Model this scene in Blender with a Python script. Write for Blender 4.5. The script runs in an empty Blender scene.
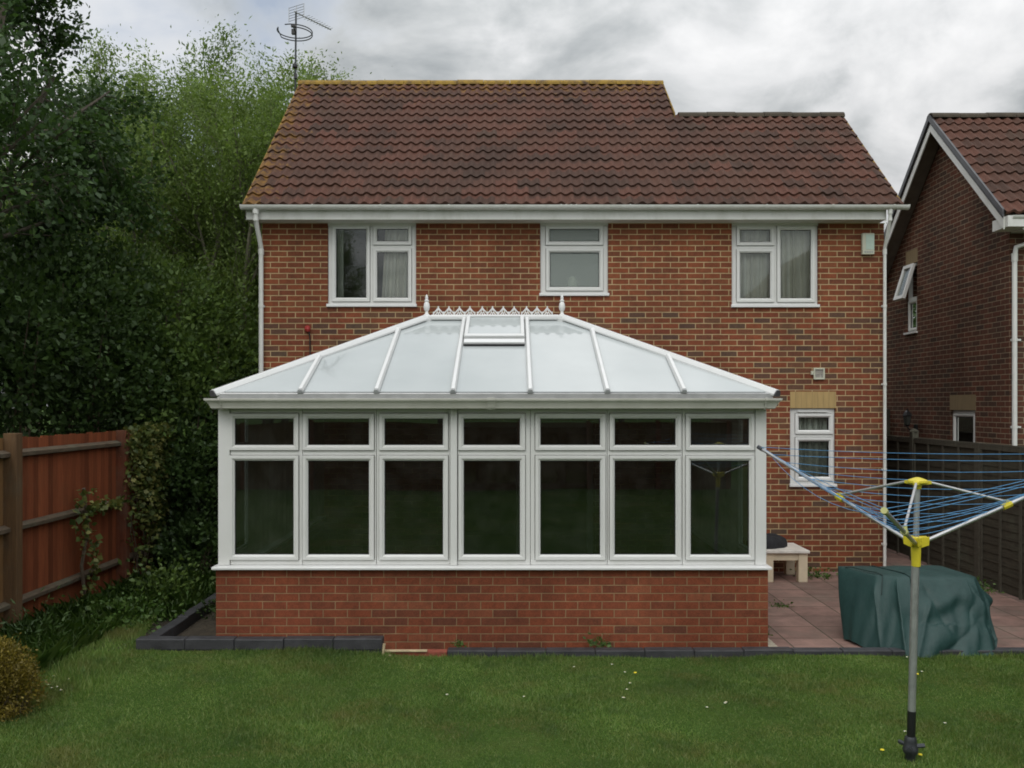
import bpy, math, random
import numpy as np
from mathutils import Vector
R = math.radians
rng = np.random.default_rng(7)
random.seed(7)
sc = bpy.context.scene
COL = sc.collection
F = 900.0; CX = 512.0; CY = 405.0; H = 2.27
def PX(x, Y): return (x-CX)/F*Y
def PZ(y, Y): return H-(y-CY)/F*Y

# ------------------------------------------------------------ mesh builder
class MB:
    def __init__(s): s.v = []; s.f = []
    def add(s, vs, fs):
        n = len(s.v); s.v += [tuple(v) for v in vs]; s.f += [tuple(i+n for i in f) for f in fs]
    def box(s, x0, x1, y0, y1, z0, z1):
        s.add([(x0,y0,z0),(x1,y0,z0),(x1,y1,z0),(x0,y1,z0),(x0,y0,z1),(x1,y0,z1),(x1,y1,z1),(x0,y1,z1)],
              [(0,3,2,1),(4,5,6,7),(0,1,5,4),(1,2,6,5),(2,3,7,6),(3,0,4,7)])
    def prism(s, poly, a, b, T):
        """poly = list of 2D points, extruded between a and b; T(p, q, w)->xyz"""
        n = len(poly)
        s.add([T(p,q,a) for p,q in poly]+[T(p,q,b) for p,q in poly],
              [tuple(range(n))[::-1], tuple(range(n,2*n))]+[(i,(i+1)%n,(i+1)%n+n,i+n) for i in range(n)])
    def tube(s, pts, rad, n=8, cap=True):
        pts = [Vector(p) for p in pts]
        if not isinstance(rad, (list, tuple)): rad = [rad]*len(pts)
        d0 = (pts[1]-pts[0]).normalized()
        up = Vector((0,0,1)) if abs(d0.z) < .9 else Vector((0,1,0))
        a = d0.cross(up).normalized()
        base = len(s.v)
        for i, p in enumerate(pts):
            d = ((pts[i]-pts[i-1]).normalized() if i else Vector((0,0,0)))+((pts[i+1]-pts[i]).normalized() if i < len(pts)-1 else Vector((0,0,0)))
            d = d.normalized() if d.length > 1e-6 else d0
            a = (a-d*a.dot(d))
            a = a.normalized() if a.length > 1e-6 else d.orthogonal().normalized()
            b = d.cross(a)
            for k in range(n):
                t = 2*math.pi*k/n
                s.v.append(tuple(p+(a*math.cos(t)+b*math.sin(t))*rad[i]))
        for i in range(len(pts)-1):
            for k in range(n):
                k2 = (k+1) % n
                s.f.append((base+i*n+k, base+i*n+k2, base+(i+1)*n+k2, base+(i+1)*n+k))
        if cap:
            s.f.append(tuple(base+k for k in range(n))[::-1]); s.f.append(tuple(base+(len(pts)-1)*n+k for k in range(n)))
    def lathe(s, c, prof, n=14):
        base = len(s.v)
        for r, z in prof:
            for k in range(n):
                t = 2*math.pi*k/n; s.v.append((c[0]+r*math.cos(t), c[1]+r*math.sin(t), c[2]+z))
        for i in range(len(prof)-1):
            for k in range(n):
                k2 = (k+1) % n
                s.f.append((base+i*n+k, base+i*n+k2, base+(i+1)*n+k2, base+(i+1)*n+k))
        s.f.append(tuple(base+k for k in range(n))[::-1]); s.f.append(tuple(base+(len(prof)-1)*n+k for k in range(n)))
    def slab(s, u0, u1, z0, z1, holes, d0, d1, T):
        """slab in the u-z plane with rectangular holes; d = outward distance; T(u,z,d)->xyz"""
        us = sorted({u0,u1}|{min(max(c,u0),u1) for h in holes for c in h[:2]}); zs = sorted({z0,z1}|{min(max(c,z0),z1) for h in holes for c in h[2:]})
        nu, nz = len(us)-1, len(zs)-1
        def solid(i, j):
            if i < 0 or j < 0 or i >= nu or j >= nz: return False
            uc, zc = (us[i]+us[i+1])/2, (zs[j]+zs[j+1])/2
            return not any(h[0] < uc < h[1] and h[2] < zc < h[3] for h in holes)
        idx = {}
        def V(i, j, k):
            if (i,j,k) not in idx:
                idx[(i,j,k)] = len(s.v); s.v.append(tuple(T(us[i], zs[j], (d0,d1)[k])))
            return idx[(i,j,k)]
        for i in range(nu):
            for j in range(nz):
                if not solid(i,j): continue
                s.f.append((V(i,j,1),V(i+1,j,1),V(i+1,j+1,1),V(i,j+1,1)))
                s.f.append((V(i,j,0),V(i,j+1,0),V(i+1,j+1,0),V(i+1,j,0)))
                if not solid(i-1,j): s.f.append((V(i,j,0),V(i,j,1),V(i,j+1,1),V(i,j+1,0)))
                if not solid(i+1,j): s.f.append((V(i+1,j,0),V(i+1,j+1,0),V(i+1,j+1,1),V(i+1,j,1)))
                if not solid(i,j-1): s.f.append((V(i,j,0),V(i+1,j,0),V(i+1,j,1),V(i,j,1)))
                if not solid(i,j+1): s.f.append((V(i,j+1,0),V(i,j+1,1),V(i+1,j+1,1),V(i+1,j+1,0)))

WL = {}     # world location of every object's origin
def finish(me, name, mat, parent, bevel, smooth, loc):
    if mat: me.materials.append(mat)
    o = bpy.data.objects.new(name, me); COL.objects.link(o)
    if parent is not None:
        o.parent = parent; WL[o] = WL[parent]
    else:
        o.location = loc; WL[o] = Vector(loc)
    if smooth:
        for p in me.polygons: p.use_smooth = True
        me.set_sharp_from_angle(angle=R(40))
    if bevel:
        m = o.modifiers.new('bevel', 'BEVEL'); m.width = bevel; m.segments = 2; m.limit_method = 'ANGLE'; m.harden_normals = False
    return o
def part(name, mb, mat, parent=None, bevel=0, smooth=False, loc=(0,0,0), fixn=True):
    o0 = WL[parent] if parent is not None else Vector(loc)
    me = bpy.data.meshes.new(name)
    me.from_pydata([(v[0]-o0[0], v[1]-o0[1], v[2]-o0[2]) for v in mb.v], [], mb.f); me.update()
    if fixn:
        import bmesh
        bm = bmesh.new(); bm.from_mesh(me); bmesh.ops.recalc_face_normals(bm, faces=bm.faces); bm.to_mesh(me); bm.free()
    return finish(me, name, mat, parent, bevel, smooth, loc)
def npmesh(name, verts, faces, mat, parent=None, loc=(0,0,0)):
    """verts (n,3) world, faces (m,k)"""
    o0 = np.array(WL[parent] if parent is not None else loc, dtype=np.float32)
    verts = np.asarray(verts, dtype=np.float32)-o0; faces = np.asarray(faces, dtype=np.int32)
    me = bpy.data.meshes.new(name); m, k = faces.shape
    me.vertices.add(len(verts)); me.vertices.foreach_set('co', verts.ravel())
    me.loops.add(m*k); me.loops.foreach_set('vertex_index', faces.ravel())
    me.polygons.add(m); me.polygons.foreach_set('loop_start', np.arange(0, m*k, k, dtype=np.int32))
    me.update(calc_edges=True); me.validate()
    return finish(me, name, mat, parent, 0, False, loc)
def tag(o, label=None, cat=None, group=None, kind=None):
    for k, v in (('label',label),('category',cat),('group',group),('kind',kind)):
        if v: o[k] = v
    return o
def thing(name, loc, label, cat, group=None):
    o = bpy.data.objects.new(name, None); COL.objects.link(o); o.location = loc; WL[o] = Vector(loc); o.empty_display_size = .2
    return tag(o, label, cat, group)
def front(Y): return lambda u, z, d: (u, Y-d, z)          # wall facing the camera
def sidew(X, s=-1): return lambda u, z, d: (X+s*d, u, z)  # wall facing -x (s=-1) or +x

# ------------------------------------------------------------ materials
class NT:
    def __init__(s, mat): s.t = mat.node_tree; s.n = s.t.nodes; s.l = s.t.links
    def new(s, typ, **kw):
        n = s.n.new(typ)
        for k, v in kw.items():
            if k.startswith('i_'):
                key = k[2:]; key = int(key) if key.isdigit() else key.replace('_', ' ')
                n.inputs[key].default_value = v
            else: setattr(n, k, v)
        return n
    def link(s, a, b): s.l.new(a, b)
    def math(s, op, a, b=None, clamp=False):
        n = s.new('ShaderNodeMath', operation=op); n.use_clamp = clamp
        for i, q in enumerate((a, b)):
            if q is None: continue
            if hasattr(q, 'links'): s.link(q, n.inputs[i])
            else: n.inputs[i].default_value = q
        return n.outputs[0]
    def ramp(s, fac, stops, interp='LINEAR'):
        n = s.new('ShaderNodeValToRGB'); n.color_ramp.interpolation = interp; e = n.color_ramp.elements
        while len(e) < len(stops): e.new(.5)
        for i, (p, c) in enumerate(stops):
            e[i].position = p; e[i].color = (c[0],c[1],c[2],1) if isinstance(c, (tuple,list)) else (c,c,c,1)
        s.link(fac, n.inputs[0]); return n.outputs[0]
    def mix(s, fac, a, b, blend='MIX'):
        n = s.new('ShaderNodeMix', data_type='RGBA', blend_type=blend)
        for sock, q in ((n.inputs[0],fac),(n.inputs[6],a),(n.inputs[7],b)):
            if hasattr(q, 'links'): s.link(q, sock)
            elif isinstance(q, (tuple,list)): sock.default_value = (*q[:3],1)
            else: sock.default_value = q
        return n.outputs[2]
    def noise(s, vec, scale, detail=4, rough=.55, dist=0):
        n = s.new('ShaderNodeTexNoise'); n.inputs['Scale'].default_value = scale; n.inputs['Detail'].default_value = detail
        n.inputs['Roughness'].default_value = rough; n.inputs['Distortion'].default_value = dist
        if vec is not None: s.link(vec, n.inputs['Vector'])
        return n.outputs[0]
    def mapping(s, vec, scale=(1,1,1), loc=(0,0,0), rot=(0,0,0)):
        n = s.new('ShaderNodeMapping'); n.inputs['Scale'].default_value = scale; n.inputs['Location'].default_value = loc; n.inputs['Rotation'].default_value = rot
        s.link(vec, n.inputs[0]); return n.outputs[0]
def base_mat(name):
    m = bpy.data.materials.new(name); m.use_nodes = True
    t = NT(m); b = t.n['Principled BSDF']
    return m, t, b
def coords(t): return t.new('ShaderNodeTexCoord').outputs['Object']
def bump(t, b, height, dist=.005, strength=1.0):
    n = t.new('ShaderNodeBump'); n.inputs['Distance'].default_value = dist; n.inputs['Strength'].default_value = strength
    t.link(height, n.inputs['Height']); t.link(n.outputs[0], b.inputs['Normal'])
def simple(name, col, rough=.5, var=.15, scale=8, metal=0, bmp=0, bscale=60, spec=.5):
    m, t, b = base_mat(name); c = coords(t)
    n = t.noise(c, scale, 5)
    k = t.ramp(n, [(.3, tuple(x*(1-var) for x in col)), (.7, tuple(min(1,x*(1+var)) for x in col))])
    t.link(k, b.inputs['Base Color'])
    b.inputs['Roughness'].default_value = rough; b.inputs['Metallic'].default_value = metal
    b.inputs['Specular IOR Level'].default_value = spec
    if bmp: bump(t, b, t.noise(c, bscale, 4), bmp)
    return m
def upvc(name, col=(.78,.79,.78), grime=.25, gscale=3.0, rough=.32):
    m, t, b = base_mat(name); c = coords(t)
    g = t.ramp(t.noise(t.mapping(c, (1,1,.5)), gscale, 6, .65), [(.45,0),(.75,grime)])
    f = t.ramp(t.noise(c, 18, 3), [(.5,0),(.85,grime*.2)])
    k = t.mix(g, col, (.40,.40,.33)); k = t.mix(f, k, (.45,.44,.38))
    t.link(k, b.inputs['Base Color']); b.inputs['Roughness'].default_value = rough
    return m
def brick_mat(name, axis, stops, mortar=(.42,.34,.22), w=.225, h=.075, ms=.0055, dark_above=None, stain=True, off=(0,0)):
    m, t, b = base_mat(name); c = coords(t)
    sp = t.new('ShaderNodeSeparateXYZ'); t.link(c, sp.inputs[0])
    cb = t.new('ShaderNodeCombineXYZ'); t.link(t.math('ADD', sp.outputs[axis], off[0]), cb.inputs[0]); t.link(t.math('ADD', sp.outputs[2], off[1]), cb.inputs[1])
    # a little waviness so the joints are not ruler-straight
    wv = t.new('ShaderNodeTexNoise'); wv.inputs['Scale'].default_value = 9; wv.inputs['Detail'].default_value = 3; t.link(cb.outputs[0], wv.inputs['Vector'])
    off_ = t.new('ShaderNodeVectorMath', operation='MULTIPLY_ADD'); t.link(wv.outputs[1], off_.inputs[0]); off_.inputs[1].default_value = (.008,.005,0); t.link(cb.outputs[0], off_.inputs[2])
    br = t.new('ShaderNodeTexBrick'); t.link(off_.outputs[0], br.inputs['Vector'])
    br.inputs['Color1'].default_value = (0,0,0,1); br.inputs['Color2'].default_value = (1,1,1,1); br.inputs['Mortar'].default_value = (0,0,0,1)
    for k, v in (('Scale',1),('Mortar Size',ms),('Mortar Smooth',.25),('Bias',0),('Brick Width',w),('Row Height',h)): br.inputs[k].default_value = v
    rnd = br.outputs['Color']
    col = t.ramp(rnd, stops, 'LINEAR')
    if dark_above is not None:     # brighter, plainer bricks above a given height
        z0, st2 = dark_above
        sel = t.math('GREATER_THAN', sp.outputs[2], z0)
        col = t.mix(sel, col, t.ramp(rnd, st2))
    fine = t.ramp(t.noise(c, 70, 6, .7), [(.3,.7),(.7,1.25)])
    col = t.mix(1, col, fine, 'MULTIPLY')
    bl_ = t.ramp(t.noise(c, 16, 4, .6), [(.3,(.80,.84,.84)),(.7,(1.2,1.14,1.12))]); col = t.mix(1, col, bl_, 'MULTIPLY')
    mm = t.ramp(t.noise(c, 6, 5), [(.3,(mortar[0]*.65,mortar[1]*.65,mortar[2]*.62)),(.7,mortar)])
    col = t.mix(br.outputs['Fac'], col, mm)
    if stain:
        st = t.ramp(t.noise(t.mapping(c, (1,1,.45)), 1.3, 6, .6), [(.35,.72),(.65,1.12)])
        col = t.mix(1, col, st, 'MULTIPLY')
    t.link(col, b.inputs['Base Color']); b.inputs['Roughness'].default_value = .88; b.inputs['Specular IOR Level'].default_value = .25
    hgt = t.math('ADD', t.math('MULTIPLY', br.outputs['Fac'], -1.0), t.math('MULTIPLY', t.noise(c, 90, 5), .35))
    bump(t, b, hgt, .006)
    return m
RED0 = [(0,(.10,.055,.04)),(.12,(.13,.065,.045)),(.2,(.27,.075,.035)),(.5,(.33,.088,.04)),(.75,(.25,.062,.032)),(.9,(.36,.12,.055)),(1,(.17,.09,.06))]
REDU = [(0,(.155,.056,.03)),(.25,(.175,.055,.027)),(.7,(.225,.068,.031)),(1,(.195,.072,.035))]
MIXB = [(0,(.10,.062,.042)),(.10,(.12,.060,.040)),(.2,(.165,.055,.028)),(.55,(.225,.066,.031)),(.8,(.17,.050,.027)),(.93,(.15,.075,.042)),(1,(.09,.05,.038))]
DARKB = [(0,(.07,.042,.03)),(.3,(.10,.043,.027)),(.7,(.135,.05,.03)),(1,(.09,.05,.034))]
DWARF = [(0,(.12,.045,.027)),(.15,(.17,.052,.027)),(.5,(.215,.060,.028)),(.8,(.19,.054,.027)),(1,(.24,.080,.040))]
M = {}
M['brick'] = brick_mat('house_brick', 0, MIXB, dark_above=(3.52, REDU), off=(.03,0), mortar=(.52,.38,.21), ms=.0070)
M['brick_side'] = brick_mat('house_brick_side', 1, MIXB)
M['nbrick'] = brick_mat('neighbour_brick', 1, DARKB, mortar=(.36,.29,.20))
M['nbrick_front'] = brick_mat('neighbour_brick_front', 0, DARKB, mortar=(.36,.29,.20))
M['dwarf'] = brick_mat('dwarf_wall_brick', 0, DWARF, mortar=(.33,.22,.12), ms=.0045, off=(.1,.0))
M['dwarf_side'] = brick_mat('dwarf_wall_brick_side', 1, DWARF, mortar=(.30,.21,.12), ms=.0035)
M['upvc'] = upvc('white_upvc', (.66,.66,.64), grime=.14)
M['upvc2'] = upvc('weathered_upvc', (.58,.57,.52), grime=.5)
M['fascia'] = upvc('fascia_board', (.66,.66,.63), grime=.5, gscale=5)
M['sillw'] = upvc('sill_upvc', (.72,.72,.71), grime=.12)
M['rafter'] = upvc('roof_bar_upvc', (.68,.685,.68), grime=.12, rough=.25)
M['capgrey'] = simple('grey_end_cap', (.34,.35,.36), .5, .15)
M['lead'] = simple('lead_grey', (.075,.075,.08), .45, .2)
M['soffit_dark'] = simple('grey_brown_soffit', (.13,.11,.085), .8, .2)  # dark grey-brown for the neighbour's soffit
M['black'] = simple('black_plastic', (.012,.012,.013), .35, .2)
M['gasket'] = simple('rubber_gasket', (.02,.02,.02), .6, .1)
M['metal'] = simple('galvanised_metal', (.42,.43,.43), .42, .18, 14, metal=.7)
M['alu'] = simple('dull_aluminium', (.50,.50,.50), .38, .12, 10, metal=.75)
M['darkmetal'] = simple('dark_metal', (.06,.065,.07), .45, .2, metal=.6)
M['yellow'] = simple('yellow_plastic', (.62,.52,.03), .4, .12)
M['yellow_old'] = simple('faded_yellow_plastic', (.50,.50,.20), .5, .2)
M['line'] = simple('blue_cord', (.06,.22,.42), .5, .2, 20)
M['cream'] = simple('cream_painted_wood', (.62,.52,.37), .55, .1, 6, bmp=.001)
M['white_top'] = simple('worn_white_board', (.66,.62,.56), .5, .15, 8)
M['curtain'] = simple('curtain_cloth', (.74,.71,.64), .9, .1, 3)
M['curtain_dark'] = simple('curtain_cloth_green_grey', (.44,.45,.40), .9, .1, 3)
M['vase'] = simple('pale_ceramic', (.85,.83,.7), .4, .05)
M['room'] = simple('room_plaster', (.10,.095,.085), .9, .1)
M['redplastic'] = simple('red_plastic', (.30,.025,.02), .5, .1)
M['alarm'] = simple('alarm_box_plastic', (.48,.48,.38), .4, .08)
M['alarm_face'] = simple('alarm_box_face', (.42,.52,.45), .35, .08)
M['alarm_text'] = simple('alarm_print', (.25,.27,.27), .5, .1)
M['lintel'] = None
def lintel_mat(name, axis, col):
    m, t, b = base_mat(name); c = coords(t)
    sp = t.new('ShaderNodeSeparateXYZ'); t.link(c, sp.inputs[0])
    fr = t.math('FRACT', t.math('DIVIDE', sp.outputs[axis], .075))
    j = t.math('MULTIPLY', t.math('LESS_THAN', fr, .12), .25)
    k = t.ramp(t.noise(t.mapping(c,(12,12,2)), 2, 5), [(.3,tuple(x*.8 for x in col)),(.7,col)])
    k = t.mix(j, k, (.12,.09,.05)); t.link(k, b.inputs['Base Color']); b.inputs['Roughness'].default_value = .85
    bump(t, b, t.math('MULTIPLY', j, -4), .003)
    return m
M['lintel'] = lintel_mat('buff_soldier_bricks', 0, (.42,.29,.12))
M['lintel_n'] = lintel_mat('neighbour_soldier_bricks', 1, (.26,.19,.10))

def glass_mat(name, refl=1.6, tint=(.82,.86,.84), extra=.0):
    m = bpy.data.materials.new(name); m.use_nodes = True; t = NT(m)
    t.n.remove(t.n['Principled BSDF']); out = t.n['Material Output']
    fr = t.new('ShaderNodeFresnel'); fr.inputs[0].default_value = 1.5
    f = t.math('ADD', t.math('MULTIPLY', fr.outputs[0], refl), extra, True)
    c = t.new('ShaderNodeTexCoord').outputs['Object']
    g = t.new('ShaderNodeBsdfGlossy'); g.inputs['Roughness'].default_value = .012; g.inputs['Color'].default_value = (.95,1,.98,1)
    bp = t.new('ShaderNodeBump'); bp.inputs['Distance'].default_value = .0015; bp.inputs['Strength'].default_value = .6
    t.link(t.noise(c, 1.6, 1), bp.inputs['Height']); t.link(bp.outputs[0], g.inputs['Normal'])
    tr = t.new('ShaderNodeBsdfTransparent'); tr.inputs[0].default_value = (*tint,1)
    mx = t.new('ShaderNodeMixShader'); t.link(f, mx.inputs[0]); t.link(tr.outputs[0], mx.inputs[1]); t.link(g.outputs[0], mx.inputs[2])
    # thin film of dust
    d = t.new('ShaderNodeBsdfDiffuse'); d.inputs[0].default_value = (.5,.5,.45,1)
    mx2 = t.new('ShaderNodeMixShader'); t.link(t.ramp(t.noise(c, 5, 6, .7), [(.4,.004),(.8,.03)]), mx2.inputs[0])
    t.link(mx.outputs[0], mx2.inputs[1]); t.link(d.outputs[0], mx2.inputs[2]); t.link(mx2.outputs[0], out.inputs[0])
    return m
M['glass'] = glass_mat('window_glass')
M['glass_cons'] = glass_mat('conservatory_glass', 2.7, (.36,.40,.38))
M['slat'] = simple('blind_fabric', (.50,.47,.40), .9, .15)
def frosted():
    m, t, b = base_mat('obscured_glass'); c = coords(t)
    b.inputs['Base Color'].default_value = (.62,.68,.64,1); b.inputs['Transmission Weight'].default_value = .72
    b.inputs['Roughness'].default_value = .10; b.inputs['IOR'].default_value = 1.35
    bump(t, b, t.noise(c, 45, 3), .002)
    return m
M['frost'] = frosted()
def roof_glass():
    m, t, b = base_mat('tinted_roof_glazing'); c = coords(t)
    n = t.ramp(t.noise(c, 1.1, 3), [(.3,(.40,.43,.43)),(.7,(.45,.48,.48))])
    dirt = t.ramp(t.noise(c, 22, 6, .75), [(.60,0),(.8,.25)])
    t.link(t.mix(dirt, n, (.30,.31,.28)), b.inputs['Base Color'])
    b.inputs['Roughness'].default_value = .025; b.inputs['IOR'].default_value = 1.6
    return m
M['roofglass'] = roof_glass()

def tile_mat(name, ch, x_left=None, ridge=None):
    """interlocking concrete tile, one tint per tile, moss and lichen patches"""
    m, t, b = base_mat(name); c = coords(t)
    br = t.new('ShaderNodeTexBrick'); t.link(c, br.inputs['Vector'])
    br.inputs['Color1'].default_value = (0,0,0,1); br.inputs['Color2'].default_value = (1,1,1,1); br.inputs['Mortar'].default_value = (.5,.5,.5,1)
    for k, v in (('Scale',1),('Mortar Size',.0),('Bias',0),('Brick Width',.30),('Row Height',ch)): br.inputs[k].default_value = v
    col = t.ramp(br.outputs['Color'], [(0,(.054,.029,.020)),(.25,(.073,.035,.024)),(.6,(.089,.041,.027)),(.85,(.108,.044,.029)),(1,(.066,.038,.026))])
    col = t.mix(1, col, t.ramp(t.noise(c, 50, 6, .7), [(.3,.65),(.72,1.3)]), 'MULTIPLY')
    w = t.ramp(t.noise(t.mapping(c,(1,.5,.5)), .9, 6, .65), [(.35,.9),(.7,1.12)])
    col = t.mix(1, col, w, 'MULTIPLY')
    moss = t.ramp(t.noise(c, 14, 7, .75), [(.60,0),(.70,.25)])
    col = t.mix(moss, col, (.085,.075,.035))
    sp = t.new('ShaderNodeSeparateXYZ'); t.link(c, sp.inputs[0])
    if x_left is not None:      # orange lichen grows along the verge and under the ridge
        lx = t.math('DIVIDE', t.math('SUBTRACT', x_left+.62, sp.outputs[0]), .6, True)
        ly = t.math('DIVIDE', t.math('SUBTRACT', sp.outputs[1], ridge-.75), .8, True)
        a = t.math('MAXIMUM', lx, ly)
        l = t.ramp(t.math('ADD', t.noise(c, 7, 6, .7), t.math('MULTIPLY', a, .20)), [(.62,0),(.76,.7)])
        col = t.mix(t.math('MULTIPLY', l, t.math('GREATER_THAN', a, .01)), col, (.24,.125,.022))
    t.link(col, b.inputs['Base Color']); b.inputs['Roughness'].default_value = .82; b.inputs['Specular IOR Level'].default_value = .3
    bump(t, b, t.noise(c, 120, 5), .002)
    return m
def ridge_mat():
    m, t, b = base_mat('lichen_ridge_tile'); c = coords(t)
    n = t.noise(c, 6, 7, .72)
    col = t.ramp(n, [(.34,(.075,.05,.035)),(.45,(.20,.125,.03)),(.58,(.32,.20,.03)),(.72,(.17,.12,.045))])
    t.link(col, b.inputs['Base Color']); b.inputs['Roughness'].default_value = .9
    bump(t, b, t.noise(c, 60, 5), .004); return m
M['ridge'] = ridge_mat()
M['ridge_plain'] = simple('grey_ridge_tile', (.05,.038,.024), .85, .35, 7, bmp=.003)

def wood_mat(name, c1, c2, axis_scale=(14,14,1.2), wear=(.12,.11,.08), wearamt=.5, boards=None, baxis=1, bw=.1):
    m, t, b = base_mat(name); c = coords(t)
    g = t.noise(t.mapping(c, axis_scale), 3, 7, .65, .4)
    col = t.ramp(g, [(.3,c1),(.7,c2)])
    if boards:
        sp = t.new('ShaderNodeSeparateXYZ'); t.link(c, sp.inputs[0])
        q = t.math('DIVIDE', sp.outputs[baxis], bw); fl = t.math('FLOOR', q)
        wn = t.new('ShaderNodeTexWhiteNoise', noise_dimensions='1D'); t.link(fl, wn.inputs['W'])
        col = t.mix(1, col, t.ramp(wn.outputs[0], [(0,.68),(1,1.3)]), 'MULTIPLY')
    w = t.ramp(t.noise(c, 2.3, 7, .7), [(.5,0),(.75,wearamt)])
    col = t.mix(w, col, wear)
    t.link(col, b.inputs['Base Color']); b.inputs['Roughness'].default_value = .85; b.inputs['Specular IOR Level'].default_value = .2
    bump(t, b, g, .004); return m
M['fence_red'] = wood_mat('red_stained_boards', (.15,.042,.018), (.24,.070,.028), boards=1, wearamt=.25, wear=(.15,.085,.04))
M['fence_raw'] = wood_mat('bare_timber_boards', (.14,.075,.03), (.22,.12,.05), boards=1, wearamt=.3)
M['rail'] = wood_mat('weathered_rail', (.08,.06,.042), (.15,.115,.08), (9,2,9), wear=(.13,.14,.10), wearamt=.8)
M['post_raw'] = wood_mat('brown_post_timber', (.085,.05,.026), (.14,.08,.038))
M['post_red'] = wood_mat('red_post_timber', (.11,.035,.02), (.19,.06,.03))
M['fence_dark'] = wood_mat('dark_weathered_boards', (.034,.030,.022), (.058,.050,.036), (14,1.5,14), wear=(.09,.10,.07), wearamt=.5)
M['batten'] = wood_mat('dark_batten', (.045,.04,.03), (.08,.072,.055), wear=(.10,.11,.08))
M['bluebrick'] = simple('blue_engineering_brick', (.038,.038,.042), .55, .35, 9, bmp=.003)
M['redbrick_plain'] = simple('plain_red_brick', (.24,.06,.035), .85, .3, 12, bmp=.003)
M['bluebrick_side'] = M['bluebrick']
M['timber_strip'] = simple('pale_timber', (.45,.36,.22), .7, .2, 12)
M['bark'] = simple('tree_bark', (.085,.07,.05), .9, .35, 10, bmp=.01, bscale=30)
M['bark_pale'] = simple('pale_tree_bark', (.15,.14,.10), .9, .3, 10, bmp=.006, bscale=30)
M['twig'] = simple('brown_twig', (.10,.075,.05), .9, .3, 10)
M['soil'] = simple('dark_soil', (.045,.035,.022), .95, .4, 12, bmp=.02, bscale=25)
M['pebble'] = simple('pale_pebbles', (.38,.34,.26), .8, .4, 40, bmp=.01, bscale=60)
M['carpet'] = simple('dark_floor_tile', (.07,.065,.055), .6, .2)
M['lamp_glass'] = simple('lantern_glass', (.05,.055,.05), .2, .1)

def leaf_mat(name, c1, c2, c3, trans=.35, patch=1.2, tan=False):
    m, t, b = base_mat(name)
    g = t.new('ShaderNodeNewGeometry'); c = coords(t)
    col = t.ramp(g.outputs['Random Per Island'], [(0,c1),(.5,c2),(1,c3)])
    col = t.mix(1, col, t.ramp(t.noise(c, patch, 3), [(.3,.62),(.7,1.35)]), 'MULTIPLY')
    if tan:      # thin, mossy and bleached patches of turf
        col = t.mix(t.ramp(t.noise(c, 1.5, 6, .65), [(.50,0),(.66,.55)]), col, (.20,.165,.06))
        col = t.mix(t.ramp(t.noise(t.mapping(c,(1,1,1),(7,3,0)), 3.2, 5, .65), [(.54,0),(.66,.5)]), col, (.05,.10,.03))
    t.link(col, b.inputs['Base Color']); b.inputs['Roughness'].default_value = .5; b.inputs['Specular IOR Level'].default_value = .35
    tl = t.new('ShaderNodeBsdfTranslucent'); t.link(t.mix(1, col, (1.25,1.3,.7), 'MULTIPLY'), tl.inputs[0])
    mx = t.new('ShaderNodeMixShader'); mx.inputs[0].default_value = trans
    t.link(b.outputs[0], mx.inputs[1]); t.link(tl.outputs[0], mx.inputs[2]); t.link(mx.outputs[0], t.n['Material Output'].inputs[0])
    return m
M['leaf_willow'] = leaf_mat('willow_leaf', (.11,.17,.042), (.165,.24,.064), (.23,.31,.10), .4, .8)
M['leaf_willow2'] = leaf_mat('willow_leaf_deep', (.092,.15,.038), (.135,.205,.054), (.19,.265,.08), .4, .8)
M['leaf_near'] = leaf_mat('broad_leaf', (.032,.065,.020), (.05,.098,.028), (.075,.135,.038), .3, 1)
M['leaf_bush'] = leaf_mat('bush_leaf', (.06,.105,.026), (.10,.165,.038), (.16,.235,.06), .3, 1.5)
M['leaf_bush_dark'] = leaf_mat('dark_bush_leaf', (.033,.06,.018), (.048,.09,.024), (.075,.125,.036), .25, 1.5)
M['leaf_ivy'] = leaf_mat('ivy_leaf', (.05,.08,.02), (.10,.13,.03), (.22,.21,.06), .2, 3)
M['leaf_gold'] = leaf_mat('golden_conifer_foliage', (.10,.085,.012), (.16,.12,.016), (.22,.17,.026), .2, 4)
M['grass'] = leaf_mat('grass_blade', (.074,.146,.028), (.12,.205,.040), (.22,.26,.085), .3, .9, tan=True)
M['weed'] = leaf_mat('weed_leaf', (.04,.085,.015), (.06,.12,.022), (.10,.16,.04), .3, 2)
M['petal'] = simple('white_petals', (.8,.8,.78), .6, .05)
M['petal_y'] = simple('yellow_petals', (.75,.6,.02), .6, .05)

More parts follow.
